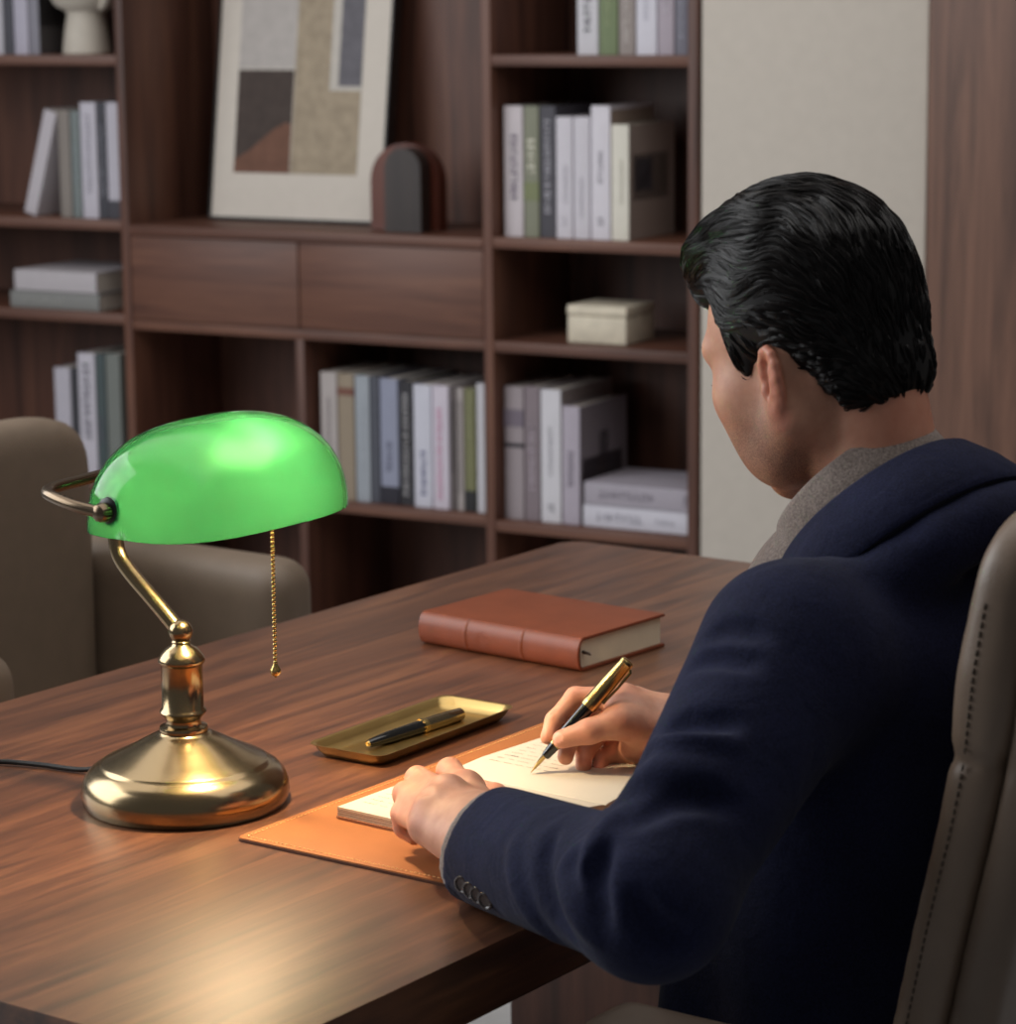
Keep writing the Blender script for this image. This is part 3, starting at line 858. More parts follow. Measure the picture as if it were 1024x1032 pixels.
# ------------------------------------------------------------------ desk
def rrect_pts(x0, x1, y0, y1, r, n=6):
    out = []
    for cx, cy, a0 in ((x1 - r, y1 - r, 0), (x0 + r, y1 - r, PI / 2), (x0 + r, y0 + r, PI), (x1 - r, y0 + r, 1.5 * PI)):
        for k in range(n + 1):
            a = a0 + PI / 2 * k / n
            out.append((cx + r * math.cos(a), cy + r * math.sin(a)))
    return out
def prism(bm, pts, z0, z1, bev=0.0, seg=3):
    a = [bm.verts.new((x, y, z0)) for x, y in pts]; b = [bm.verts.new((x, y, z1)) for x, y in pts]
    f0 = bm.faces.new(list(reversed(a))); f1 = bm.faces.new(b); n = len(pts)
    for k in range(n): bm.faces.new((a[k], a[(k + 1) % n], b[(k + 1) % n], b[k]))
    if bev: bmesh.ops.bevel(bm, geom=list(f0.edges) + list(f1.edges), offset=bev, segments=seg, affect='EDGES')

DX0, DX1, DY0, DY1 = -2.079, -1.2165, 1.362, 3.03
desk = thing('desk', 'long walnut writing desk with a thick top across the foreground', 'desk', (0, 0, 0))
bm = bmesh.new(); prism(bm, rrect_pts(DX0, DX1, DY0, DY1, 0.022), DESK_Z - 0.054, DESK_Z, 0.003); obj('tabletop', bm, M['desk'], desk)
for y in (1.38, 2.80):
    bm = bmesh.new(); box(bm, (DX0 + 0.06, y, 0), (DX1 - 0.05, y + 0.05, DESK_Z - 0.0545), 0.002)
    obj('leg_panel', bm, M['shelf_v'], desk)
bm = bmesh.new(); box(bm, (DX0 + 0.18, 1.431, 0.35), (DX0 + 0.205, 2.799, DESK_Z - 0.0545), 0.001); obj('modesty_panel', bm, M['shelf_v'], desk)

# desk pad
pad = thing('desk_pad', 'tan leather desk pad with cream stitching under the open notebook', 'desk pad', (0, 0, 0))
PX0, PX1, PY0, PY1 = -1.557, -1.226, 1.757, 2.335
bm = bmesh.new(); prism(bm, rrect_pts(PX0, PX1, PY0, PY1, 0.006), DESK_Z + 0.0003, DESK_Z + 0.0035, 0.0006, 2); obj('leather_sheet', bm, M['blotter'], pad)
bm = bmesh.new(); prism(bm, rrect_pts(PX0 - .0006, PX1 + .0006, PY0 - .0006, PY1 + .0006, 0.0066), DESK_Z + 0.0002, DESK_Z + 0.0024); obj('edge_binding', bm, M['blotter_edge'], pad)
bm = bmesh.new(); ins = 0.0065; ztop = DESK_Z + 0.0036
def stitches(bm, p, q, L=0.0032, gap=0.0016, r=0.00055):
    p = Vector(p); q = Vector(q); d = (q - p); n = int(d.length / (L + gap)); d.normalize()
    for k in range(n):
        a = p + d * k * (L + gap); tube(bm, [a, a + d * L * 0.5 + Vector((0, 0, r * 0.3)), a + d * L], [r * 0.7, r, r * 0.7], 5)
for p, q in (((PX0 + ins, PY0 + ins), (PX1 - ins, PY0 + ins)), ((PX0 + ins, PY0 + ins), (PX0 + ins, PY1 - ins)), ((PX0 + ins, PY1 - ins), (PX1 - ins, PY1 - ins)), ((PX1 - ins, PY0 + ins), (PX1 - ins, PY1 - ins))):
    stitches(bm, (*p, ztop), (*q, ztop))
st = obj('stitching', bm, M['light_thread'], pad, angle=None)

# open notebook
NX0, NX1, NY0, NY1, NG = -1.520, -1.340, 1.850, 2.158, 2.005
NZ = DESK_Z + 0.0037
nb = thing('notebook', 'open cream notebook with handwriting lying on the tan desk pad', 'notebook', (0, 0, 0))
_na = math.radians(-2.6); _pv = Vector((NX0, NY0, 0)); nb.rotation_euler = (0, 0, _na); nb.location = _pv - Matrix.Rotation(_na, 3, 'Z') @ _pv
bm = bmesh.new(); prism(bm, rrect_pts(NX0 - 0.002, NX1 + 0.002, NY0 - 0.003, NY1 + 0.003, 0.006), NZ, NZ + 0.0022, 0.0006, 2); obj('cover', bm, M['notebook_cover'], nb)
def page_h(y):
    """height of the page surface above the cover (two arched page blocks)"""
    if y < NG: t = (NG - y) / (NG - NY0); base = 0.0060
    else: t = (y - NG) / (NY1 - NG); base = 0.0045
    return 0.0036 + base * min(1.0, (t / 0.32) ** 0.5 if t < 0.32 else 1.0) - 0.0022 * max(0, t - 0.32)
def page_block(name, ya, yb):
    bm = bmesh.new(); n = 26; rows = []
    for i in range(n + 1):
        y = ya + (yb - ya) * (0.5 - 0.5 * math.cos(PI * i / n)); h = NZ + 0.0022 + page_h(y)
        edge = 0.0018 * max(0, 1 - abs(y - (ya if abs(ya - NG) > 0.01 else yb)) / 0.02)
        z0 = NZ + 0.0023
        rows.append([(NX0, y, z0), (NX0 + 0.0004, y, (z0 + h) / 2), (NX0, y, h - 0.0006), (NX0 + 0.0006, y, h), (NX1 - 0.0006, y, h), (NX1, y, h - 0.0006), (NX1 - 0.0004, y, (z0 + h) / 2), (NX1, y, z0)])
    grid_mesh(bm, rows, close_v=True, cap=True)
    bmesh.ops.recalc_face_normals(bm, faces=bm.faces[:])
    o = obj(name, bm, [M['paper'], M['page_edge']], nb)
    for p in o.data.polygons:
        p.material_index = 0 if p.normal.z > 0.5 else 1
    return o
page_block('page_block', NY0, NG - 0.0004); page_block('page_block', NG + 0.0004, NY1)
def page_z(y): return NZ + 0.0022 + page_h(y)
# layered page edges at the near end
bm = bmesh.new()
for k in range(3):
    z = NZ + 0.0042 + k * 0.0018 + 0.0004 * (k % 2)
    box(bm, (NX0 - 0.0003, NY0 - 0.0004, z), (NX1 + 0.0003, NY0 + 0.01, z + 0.00022))
obj('page_layers', bm, M['notebook_cover'], nb, smooth=False)
# handwriting: lines run along x on the page, words are small wavy strokes
def handwriting(y0, y1, x0, x1, nlines, seed, fade=1.0):
    rr = random.Random(seed); bm = bmesh.new()
    for i in range(nlines):
        y = y0 + (y1 - y0) * (i + 0.5) / nlines; x = x0
        end = x1 - rr.uniform(0, 0.02)
        while x < end:
            wl = rr.uniform(0.006, 0.017); pts = []; n = int(wl / 0.0006)
            ph = rr.uniform(0, 6)
            for k in range(n + 1):
                t = k / n
                yy = y + 0.0013 * math.sin(ph + t * wl * 2900) * (0.6 + 0.5 * math.sin(t * 17 + ph)) + (0.0022 if rr.random() < 0.06 else 0)
                pts.append((x + wl * t + 0.0005 * math.cos(ph + t * wl * 2900), yy))
            for a, b in zip(pts, pts[1:]):
                d = Vector((b[0] - a[0], b[1] - a[1])); 
                if d.length < 1e-6: continue
                nn = Vector((-d.y, d.x)).normalized() * 0.00022
                f = bm.faces.new([bm.verts.new((p[0] + s * nn.x, p[1] + s * nn.y, page_z(p[1]) + 0.00025)) for p, s in ((a, -1), (b, -1), (b, 1), (a, 1))])
            x += wl + rr.uniform(0.003, 0.006)
    obj('handwriting', bm, M['ink'], nb, smooth=False)
handwriting(2.045, 2.145, NX0 + 0.012, NX0 + 0.085, 9, 3)
handwriting(1.868, 1.93, NX0 + 0.010, NX0 + 0.06, 6, 5)

# ------------------------------------------------------------------ leather book on the desk
_c = at_z(420, 650, DESK_Z); _d2 = at_z(585, 678, DESK_Z); _e = at_z(672, 652, DESK_Z)
lb = thing('leather_book', 'closed cognac leather book lying on the desk near its far end', 'book')
LBL, LBD, LBH = float(np.linalg.norm(_d2 - _c)), 0.158, 0.037
lb.location = Vector(((_c[0] + _d2[0]) / 2, (_c[1] + _d2[1]) / 2, DESK_Z + 0.0004)); lb.rotation_euler = (0, 0, -0.062)
bm = bmesh.new(); ct = 0.0032; hl = LBL / 2
prof = [(LBD, 0), (0.010, 0)] + [(0.010 - 0.011 * math.sin(PI * (k + 1) / 13), LBH / 2 - (LBH / 2) * math.cos(PI * (k + 1) / 13)) for k in range(12)] + [(0.010, LBH), (LBD, LBH), (LBD, LBH - ct), (0.011, LBH - ct)]
prof += [(0.011 - 0.0085 * math.sin(PI * (12 - k) / 13), LBH / 2 - (LBH / 2 - ct) * math.cos(PI * (12 - k) / 13)) for k in range(12)] + [(0.011, ct), (LBD, ct)]
xs = [-hl, hl]
rows = [[(x, y, z) for y, z in prof] for x in xs]
grid_mesh(bm, rows, close_v=True, cap=True); bmesh.ops.recalc_face_normals(bm, faces=bm.faces[:])
bmesh.ops.bevel(bm, geom=[e for e in bm.edges if len(e.link_faces) == 2 and e.calc_face_angle(0) > 1.2], offset=0.0008, segments=2, affect='EDGES')
obj('cover', bm, M['cognac'], lb)
bm = bmesh.new(); box(bm, (-hl + 0.004, 0.0095, ct + 0.0002), (hl - 0.004, LBD - 0.004, LBH - ct - 0.0002)); obj('pages', bm, simple('leather_book_pages', srgb(232, 220, 194), 0.9, var=0.06), lb, smooth=False)
for fx in (-0.20, 0.15):
    bm = bmesh.new(); x = fx * LBL
    rows = []
    for xo, ex in ((-0.003, -0.0002), (-0.0015, 0.0012), (0.0015, 0.0012), (0.003, -0.0002)):
        rows.append([(x + xo, 0.010 - (0.011 + ex) * math.sin(PI * k / 12), LBH / 2 - (LBH / 2 + ex * 0.4) * math.cos(PI * k / 12)) for k in range(13)])
    grid_mesh(bm, rows); bmesh.ops.recalc_face_normals(bm, faces=bm.faces[:]); obj('raised_band', bm, M['cognac'], lb)
for z in (0.0, ):
    pass
bm = bmesh.new()
for rr_ in (0.0085, 0.006, 0.003):
    tube(bm, [(-0.02 + rr_ * math.cos(2 * PI * k / 24), -0.0008 + 0.012 * (rr_ * math.sin(2 * PI * k / 24) / 0.01) ** 2 * 0.12, LBH / 2 + rr_ * math.sin(2 * PI * k / 24)) for k in range(24)], 0.00035, 5, closed=True)
obj('spine_emblem', bm, M['cognac'], lb)
bm = bmesh.new(); tube(bm, [(hl - 0.006, 0.013, LBH * 0.55), (hl + 0.003, 0.0135, LBH * 0.52), (hl + 0.006, 0.014, LBH * 0.49)], [0.0022, 0.0018, 0.001], 6); obj('ribbon_marker', bm, M['ribbon'], lb)

# ------------------------------------------------------------------ brass pen tray
tz = DESK_Z + 0.0125
tc_ = [at_z(*p, tz) for p in ((318, 747), (370, 768), (512, 712), (460, 700))]
tcen = sum(tc_) / 4
tr = thing('pen_tray', 'shallow brass pen tray holding a spare pen beside the notebook', 'tray', (tcen[0], tcen[1], DESK_Z + 0.0003), 0.02)
TW, TL = 0.045, 0.113
def tray_ring(w, l, r, z): return [(x, y, z) for x, y in rrect_pts(-w, w, -l, l, r, 7)]
TZ = 0.76
rows = [tray_ring(TW - 0.014, TL - 0.014, 0.008, 0.0), tray_ring(TW - 0.009, TL - 0.009, 0.012, 0.0008 * TZ), tray_ring(TW - 0.004, TL - 0.004, 0.014, 0.008 * TZ), tray_ring(TW - 0.0015, TL - 0.0015, 0.014, 0.0150 * TZ),
        tray_ring(TW, TL, 0.012, 0.0164 * TZ), tray_ring(TW + 0.0006, TL + 0.0006, 0.012, 0.0172 * TZ), tray_ring(TW - 0.0006, TL - 0.0006, 0.012, 0.0176 * TZ), tray_ring(TW - 0.003, TL - 0.003, 0.013, 0.0158 * TZ), tray_ring(TW - 0.006, TL - 0.006, 0.014, 0.008 * TZ), tray_ring(TW - 0.0105, TL - 0.0105, 0.011, 0.0024), tray_ring(TW - 0.016, TL - 0.016, 0.008, 0.0014)]
bm = bmesh.new(); V = grid_mesh(bm, rows, close_v=True, cap=True); bmesh.ops.recalc_face_normals(bm, faces=bm.faces[:])
obj('tray', bm, M['tray'], tr, angle=60)

# ------------------------------------------------------------------ pens (axis +z from the tip)
PK = 1.18
def pen_parts(root, L, capped):
    def part(name, prof, m, seg=24):
        bm = bmesh.new(); lathe(bm, [(r * PK, z) for r, z in prof], seg); return obj(name, bm, m, root, angle=45)
    if capped:       # cap end at L, barrel towards the tip
        part('barrel', [(0, 0.002), (0.0028, 0.002), (0.0036, 0.006), (0.0052, 0.03), (0.0057, L * 0.56), (0, L * 0.56)], M['black_gloss'])
        part('tip_ring', [(0, 0), (0.0018, 0.0003), (0.0024, 0.002), (0, 0.0022)], M['gold'])
        part('trim_ring', [(0, L * 0.555), (0.0064, L * 0.555), (0.0066, L * 0.57), (0.0064, L * 0.60), (0, L * 0.60)], M['gold'])
        cap_ = part('cap', [(0, L * 0.60), (0.0061, L * 0.60), (0.0061, L * 0.80), (0.0055, L * 0.975), (0.0044, L * 0.99), (0, L)], M['brass'])
        z0, z1, rr = L * 0.66, L * 0.96, 0.0064 * PK
    else:
        part('grip_section', [(0, 0.020), (0.0030, 0.020), (0.0037, 0.022), (0.0043, 0.034), (0, 0.034)], M['black_gloss'])
        part('trim_ring', [(0, 0.0338), (0.0048, 0.0338), (0.0050, 0.036), (0.0048, 0.0395), (0, 0.0395)], M['gold'])
        part('barrel', [(0, 0.0395), (0.0049, 0.0395), (0.0054, 0.05), (0.0056, L * 0.60), (0, L * 0.60)], M['black_gloss'])
        part('cap', [(0, L * 0.585), (0.0066, L * 0.585), (0.0068, L * 0.61), (0.0066, L * 0.64), (0.0064, L * 0.645), (0.0064, L * 0.80), (0.0056, L * 0.965), (0.0058, L * 0.967), (0.0056, L * 0.985), (0.0040, L * 0.995), (0, L)], M['gold'])
        # nib
        bm = bmesh.new(); rows = []
        for z, w, c in ((0.0, 0.0003, 0.0), (0.002, 0.0010, 0.0003), (0.006, 0.0025, 0.0012), (0.012, 0.0041, 0.0022), (0.016, 0.0042, 0.0026), (0.021, 0.0036, 0.0028)):
            out = [(w * math.sin(a), c * (math.cos(a) - 0.5), z) for a in [(-1 + 2 * k / 8) * 1.45 for k in range(9)]]
            rows.append(out + [(x * 0.9, y - 0.0004, zz) for x, y, zz in reversed(out)])
        grid_mesh(bm, rows, close_v=True, cap=True); bmesh.ops.recalc_face_normals(bm, faces=bm.faces[:]); obj('nib', bm, M['gold'], root)
        bm = bmesh.new(); tube(bm, [(0, -0.0012, 0.005), (0, -0.0016, 0.012), (0, -0.0018, 0.021)], [0.0006, 0.0013, 0.0018], 8); obj('feed', bm, M['black_gloss'], root)
        z0, z1, rr = L * 0.67, L * 0.955, 0.0068 * PK
    bm = bmesh.new()
    tube(bm, [(0, rr - 0.001, z1), (0, rr + 0.0012, z1 - 0.002), (0, rr + 0.0016, (z0 + z1) / 2), (0, rr + 0.0008, z0 + 0.004), (0, rr + 0.0004, z0)], [0.0015, 0.0017, 0.0014, 0.0013, 0.0018], 10)
    obj('clip', bm, M['gold'], root)
def orient(root, tip, direction, roll=0.0):
    z = Vector(direction).normalized(); ref = Vector((0, 0, 1)) if abs(z.z) < 0.95 else Vector((1, 0, 0))
    x = ref.cross(z).normalized(); y = z.cross(x)
    R = Matrix((x, y, z)).transposed().to_4x4()
    root.matrix_world = Matrix.Translation(Vector(tip)) @ R @ Matrix.Rotation(roll, 4, 'Z')
sp = thing('fountain_pen', 'capped black and brass pen lying in the brass tray', 'pen', group=None)
p0 = at_z(370, 750, DESK_Z + 0.0075); p1 = at_z(466, 719, DESK_Z + 0.0082)
pen_parts(sp, float(np.linalg.norm(p1 - p0)), True)
orient(sp, p0, p1 - p0, -1.9)
# pen in the hand
NIB = at_z(535, 779, page_z(2.075) + 0.0006)
CAMR = RC @ np.array([1.0, 0, 0]); CAMU = RC @ np.array([0, 1.0, 0])
QP = depth_of(NIB)
PEN_END = at_depth(634, 665, QP - 0.012)
hp = thing('fountain_pen', 'gold capped black fountain pen writing in the man\'s right hand', 'pen')
pen_parts(hp, float(np.linalg.norm(PEN_END - NIB)), False)
orient(hp, NIB, PEN_END - NIB, 2.6)

# ------------------------------------------------------------------ banker's lamp
LB = np.array([-1.674, 1.822])
lamp = thing('desk_lamp', 'brass banker lamp with a lit green glass shade and pull chain', 'lamp', (LB[0], LB[1], DESK_Z + 0.0003))
def lp(p): return (p[0] - LB[0], p[1] - LB[1], p[2] - DESK_Z)
bm = bmesh.new()
lathe(bm, [(0, 0.0006), (0.088, 0.0006), (0.0905, 0), (0.0925, 0.003), (0.0942, 0.011), (0.0935, 0.018), (0.0905, 0.026), (0.0850, 0.0325), (0.0790, 0.0362), (0.0768, 0.0372), (0.0758, 0.0388), (0.0735, 0.0402), (0.062, 0.0455), (0.048, 0.0525), (0.036, 0.0592), (0.0265, 0.0640), (0.0222, 0.0655), (0.0218, 0.0662), (0, 0.0662)], 96)
obj('base', bm, M['brass'], lamp, angle=50)
bm = bmesh.new()
lathe(bm, [(0, 0.066), (0.0215, 0.066), (0.0222, 0.0685), (0.0215, 0.071), (0.0165, 0.0725), (0.0155, 0.076), (0.0172, 0.080), (0.0200, 0.0825), (0.0212, 0.0845), (0.0205, 0.0865), (0.0188, 0.0880), (0.0188, 0.1275), (0.0200, 0.1290), (0.0212, 0.1310), (0.0208, 0.1335), (0.0185, 0.1375), (0.0145, 0.1425), (0.0090, 0.1455), (0.0078, 0.1475), (0.0090, 0.1490), (0.0078, 0.1500), (0.0076, 0.152), (0, 0.152)], 64)
obj('column', bm, M['brass'], lamp, angle=50)
bm = bmesh.new(); lathe(bm, [(0, 0.1475)] + [(0.0108 * math.sin(PI * k / 16), 0.158 - 0.0108 * math.cos(PI * k / 16)) for k in range(1, 16)] + [(0, 0.1688)], 32); obj('ball_joint', bm, M['brass'], lamp)
yk = [(-1.640, 1.691, 1.040), (-1.668, 1.688, 1.044), (-1.697, 1.692, 1.048), (-1.715, 1.703, 1.049), (-1.726, 1.724, 1.049), (-1.736, 1.77, 1.048), (-1.746, 1.826, 1.047)]
yk += [(x, 2 * 1.826 - y, z) for x, y, z in reversed(yk[:-1])]
bm = bmesh.new(); tube(bm, [lp(p) for p in catmull(yk, 8)], 0.0052, 14); obj('yoke', bm, M['brass_dark'], lamp)
ap = [at_y(px, py, LB[1]) for px, py in ((181, 637), (168, 621), (152, 602), (131, 577), (120, 559), (116.5, 540))]
ap += [np.array([-1.750, 1.822, 1.02]), np.array([-1.750, 1.822, 1.048])]
bm = bmesh.new(); tube(bm, [lp(p) for p in catmull(ap, 8)], 0.0072, 16); obj('arm', bm, M['brass'], lamp)
# shade
SX, SY, SZ, SA, SL, SB = -1.624, 1.829, 1.017, 0.078, 0.131, 0.091
def shade_pt(v, ph, off):
    t = (v + 1) * PI / 2; p = 3.2 if v < 0 else 2.5
    s = max(0.0, math.sin(t)) ** (2 / p) if abs(v) < 1 else 0.0
    v = -math.copysign(abs(math.cos(t)) ** (2 / p), math.cos(t))
    a, b, L = SA - off, SB - off, SL - off
    c, sn = math.cos(ph), math.sin(ph)
    x = a * s * math.copysign(abs(c) ** 0.92, c); z = b * s * abs(sn) ** 0.92
    return (SX + x, SY + L * v, SZ + z)
bm = bmesh.new(); nv, nph = 72, 56
outer, inner = [], []
for i in range(nv + 1):
    v = -1 + 2 * i / nv
    outer.append([lp(shade_pt(v, PI * k / nph, 0)) for k in range(nph + 1)])
    inner.append([lp(shade_pt(v, PI * k / nph, 0.0035)) for k in range(nph + 1)])
VO = grid_mesh(bm, outer, mat=0); VI = grid_mesh(bm, inner, mat=1)
for i in range(nv):
    for k in (0, nph):
        f = bm.faces.new((VO[i][k], VO[i + 1][k], VI[i + 1][k], VI[i][k]))
for i in (0, nv):
    for k in range(nph): bm.faces.new((VO[i][k], VO[i][k + 1], VI[i][k + 1], VI[i][k]))
bmesh.ops.recalc_face_normals(bm, faces=bm.faces[:])
shade = obj('lamp_shade', bm, [M['shade'], M['shade_inner']], lamp, angle=60)
for sgn, y in ((-1, 1.694), (1, 2 * 1.826 - 1.694)):
    Mx = Matrix.Translation(Vector(lp((-1.640, y, 1.040)))) @ Matrix.Rotation(PI / 2 * (1 if sgn < 0 else -1), 4, 'X')
    bm = bmesh.new(); lathe(bm, [(0, -0.014), (0.010, -0.014), (0.0125, -0.010), (0.0115, -0.005), (0.008, -0.003), (0, -0.003)], 28, Mx); obj('grommet', bm, M['black_plastic'], lamp)
    bm = bmesh.new(); lathe(bm, [(0, -0.006), (0.0072, -0.006), (0.0085, -0.002), (0.0085, 0.003), (0.0070, 0.007), (0.0035, 0.0088), (0, 0.0092)], 28, Mx); obj('knob', bm, M['brass_dark'], lamp)
# lampholder and bulb inside the shade
bm = bmesh.new(); tube(bm, [lp(p) for p in ((-1.748, 1.822, 1.05), (-1.70, 1.822, 1.062), (-1.648, 1.822, 1.064))], [0.004, 0.004, 0.004], 10); tube(bm, [lp((-1.655, 1.822, 1.064)), lp((-1.628, 1.822, 1.064))], 0.013, 20); obj('lamp_holder', bm, M['brass'], lamp)
BULB = (-1.602, 1.834, 1.075)
bm = bmesh.new(); lathe(bm, [(0, -0.03), (0.010, -0.028), (0.0115, -0.015), (0.013, 0), (0.0115, 0.018), (0.007, 0.026), (0, 0.03)], 20, Matrix.Translation(Vector(lp(BULB))) @ Matrix.Rotation(PI / 2, 4, 'Y')); obj('bulb', bm, M['bulb'], lamp)
# pull chain
ct_ = at_y(274, 520, 1.835); cb_ = at_y(277.5, 668, 1.835)
bm = bmesh.new(); n = 34
for k in range(n):
    p = ct_ + (cb_ - ct_) * (k / (n - 1)) + np.array([0, 0, 0.0])
    bmesh.ops.create_uvsphere(bm, u_segments=10, v_segments=6, radius=0.0021, matrix=Matrix.Translation(Vector(lp(p))))
tube(bm, [lp(ct_ + np.array([0, 0, 0.012])), lp(cb_)], 0.0005, 6)
obj('pull_chain', bm, M['gold'], lamp, angle=None)
bm = bmesh.new(); lathe(bm, [(0, 0.001), (0.0018, 0), (0.0022, -0.002), (0.0046, -0.006), (0.0050, -0.0085), (0.0038, -0.0112), (0.0012, -0.0125), (0.0012, -0.0135), (0, -0.0138)], 24, Matrix.Translation(Vector(lp(cb_)))); obj('chain_bob', bm, M['gold'], lamp)
# flex
cp = [at_z(px, py, DESK_Z + 0.0035) for px, py in ((104, 778), (80, 776), (40, 771), (0, 768), (-60, 769))]
cp[0][2] += 0.004
cp += [A for A in (np.array([-2.06, 1.66, DESK_Z + 0.0035]), np.array([-2.083, 1.65, DESK_Z - 0.002]), np.array([-2.088, 1.645, 0.55]), np.array([-2.10, 1.62, 0.20]), np.array([-2.14, 1.58, 0.01]), np.array([-2.35, 1.50, 0.004]))]
bm = bmesh.new(); tube(bm, [lp(p) for p in catmull(cp, 6)] , 0.0026, 10); obj('power_cord', bm, M['cord'], lamp)

# ------------------------------------------------------------------ guest chair beyond the desk (faces the man)
gc = thing('guest_chair', 'low beige leather tub chair behind the lamp on the far side of the desk', 'chair', (-2.45, 2.48, 0))
def gl(p): return np.array(p) - np.array([-2.45, 2.48, 0])
YN, YF = 2.185, 2.79         # centre lines of the near and far arm
Rt = np.array([[math.cos(0.16), 0, math.sin(0.16)], [0, 1, 0], [-math.sin(0.16), 0, math.cos(0.16)]])
me, _ = mesh_sdf('backrest', [rbox(gl((-2.70, 2.46, 0.635)), (0.045, 0.285, 0.285), 0.044, None, 0.02)], 0.010,
                 disp=lambda P: 0.9 * np.maximum(0, np.sqrt(np.maximum(0, np.abs(P[:, 1] + 0.02) - 0.17) ** 2 + np.maximum(0, P[:, 2] - 0.80) ** 2) - 0.11).clip(0, 0.2))
bo = link('backrest', me, M['guest'], gc)
for y, dx in ((YN, 0.046), (YF, -0.012)):
    me, _ = mesh_sdf('armrest', [rbox(gl((-2.535 + dx, y, 0.527)), (0.20, 0.048, 0.206), 0.042, None, 0.02)], 0.009)
    link('armrest', me, M['guest'], gc)
me, _ = mesh_sdf('seat', [rbox(gl((-2.50, 2.475, 0.39)), (0.23, 0.268, 0.075), 0.04, None, 0.02)], 0.010); link('seat', me, M['guest'], gc)
for x in (-2.68, -2.36):
    for y in (2.17, 2.78):
        bm = bmesh.new(); tube(bm, [gl((x, y, 0.0)), gl((x, y, 0.34))], [0.012, 0.018], 14); obj('leg', bm, M['metal'], gc)

# ------------------------------------------------------------------ office chair
YC = 1.985
oc = thing('office_chair', 'taupe leather high-back office chair the man sits in, stitched edges', 'chair', (-1.03, YC, 0))
def ol(p): return np.array(p, float) - np.array([-1.03, YC, 0])
_zs = np.array([0.40, 0.50, 0.60, 0.70, 0.80, 0.88, 0.93, 0.98, 1.04, 1.08, 1.12, 1.2])
_xs = -0.016 + np.array([-0.925, -0.924, -0.918, -0.906, -0.886, -0.869, -0.860, -0.853, -0.846, -0.840, -0.832, -0.82])
def xfront(z): return np.interp(z, _zs, _xs)
def wid(z): return np.interp(z, [0.4, 0.6, 0.8, 0.91, 0.93, 0.95, 1.0, 1.1], [0.235, 0.245, 0.246, 0.243, 0.242, 0.243, 0.246, 0.243])
def slab(off, hx, rad, zt, zb, rc, inset, seam):
    def f(P):
        z = P[:, 2]; x = P[:, 0] - 1.03 - xfront(z) - off; y = np.abs(P[:, 1])
        zc = (zt + zb) / 2; hz = (zt - zb) / 2
        qy = y - (wid(z) - inset - rc); qz = np.abs(z - zc) - (hz - rc)
        d2 = np.hypot(np.maximum(qy, 0), np.maximum(qz, 0)) + np.minimum(np.maximum(qy, qz), 0) - rc
        qx = np.abs(x) - hx
        a = qx + rad; b = d2 + rad
        d = np.hypot(np.maximum(a, 0), np.maximum(b, 0)) + np.minimum(np.maximum(a, b), 0) - rad
        if seam: d = d + 0.0042 * np.exp(-((z - 0.932) / 0.006) ** 2) - 0.004 * np.exp(-((z - 0.985) / 0.05) ** 2) * (y > 0)
        return d
    lo = np.array([-0.2 + 1.03 - 1.0, -0.26, zb - 0.02]); hi = np.array([0.30, 0.26, zt + 0.02])
    return dict(f=f, lo=lo, hi=hi, k=0.004, sub=False)
me, _ = mesh_sdf('back_cushion', [slab(0.022, 0.022, 0.017, 1.112, 0.45, 0.055, 0.0, True)], 0.005); 
bc_ = link('back_cushion', me, M['chair'], oc)
me, _ = mesh_sdf('back_shell', [slab(0.062, 0.019, 0.014, 1.100, 0.44, 0.055, 0.002, False)], 0.005); link('back_shell', me, M['chair_shell'], oc)
bm = bmesh.new()
zz = 0.47
while zz < 1.045:
    if abs(zz + 0.002 - 0.932) > 0.0035:
        pts = [ol((xfront(z) + 0.0165, YC - wid(z) - 0.0002 - (0.004 * math.exp(-((z - 0.985) / 0.05) ** 2)), z)) for z in (zz, zz + 0.0022, zz + 0.0045)]
        tube(bm, pts, [0.0007, 0.0011, 0.0007], 6)
    zz += 0.0066
obj('stitching', bm, M['thread'], bc_, angle=None)
me, _ = mesh_sdf('seat', [rbox(ol((-1.13, YC, 0.425)), (0.24, 0.24, 0.05), 0.04, None, 0.02)], 0.010); link('seat', me, M['chair'], oc)
for y in (1.70, 2 * YC - 1.70):
    me, _ = mesh_sdf('armrest', [rbox(ol((-1.022, y, 0.683)), (0.125, 0.042, 0.021), 0.0205, None, 0.02)], 0.006)
    ar = link('armrest', me, M['chair'], oc)
    bm = bmesh.new(); box(bm, ol((-1.15, y - 0.022, 0.645)), ol((-0.97, y + 0.022, 0.656)), 0.004); 
    tube(bm, [ol((-1.04, y, 0.65)), ol((-1.04, y, 0.52)), ol((-1.04, y + (0.05 if y < YC else -0.05), 0.44)), ol((-1.04, y + (0.20 if y < YC else -0.20), 0.415))], [0.016, 0.016, 0.016, 0.014], 14)
    obj('bracket', bm, simple('polished_steel', srgb(170, 168, 166), 0.15, metal=1.0), ar)
bm = bmesh.new(); tube(bm, [ol((-1.05, YC, 0.09)), ol((-1.05, YC, 0.41))], 0.028, 20); obj('column', bm, M['metal'], oc)
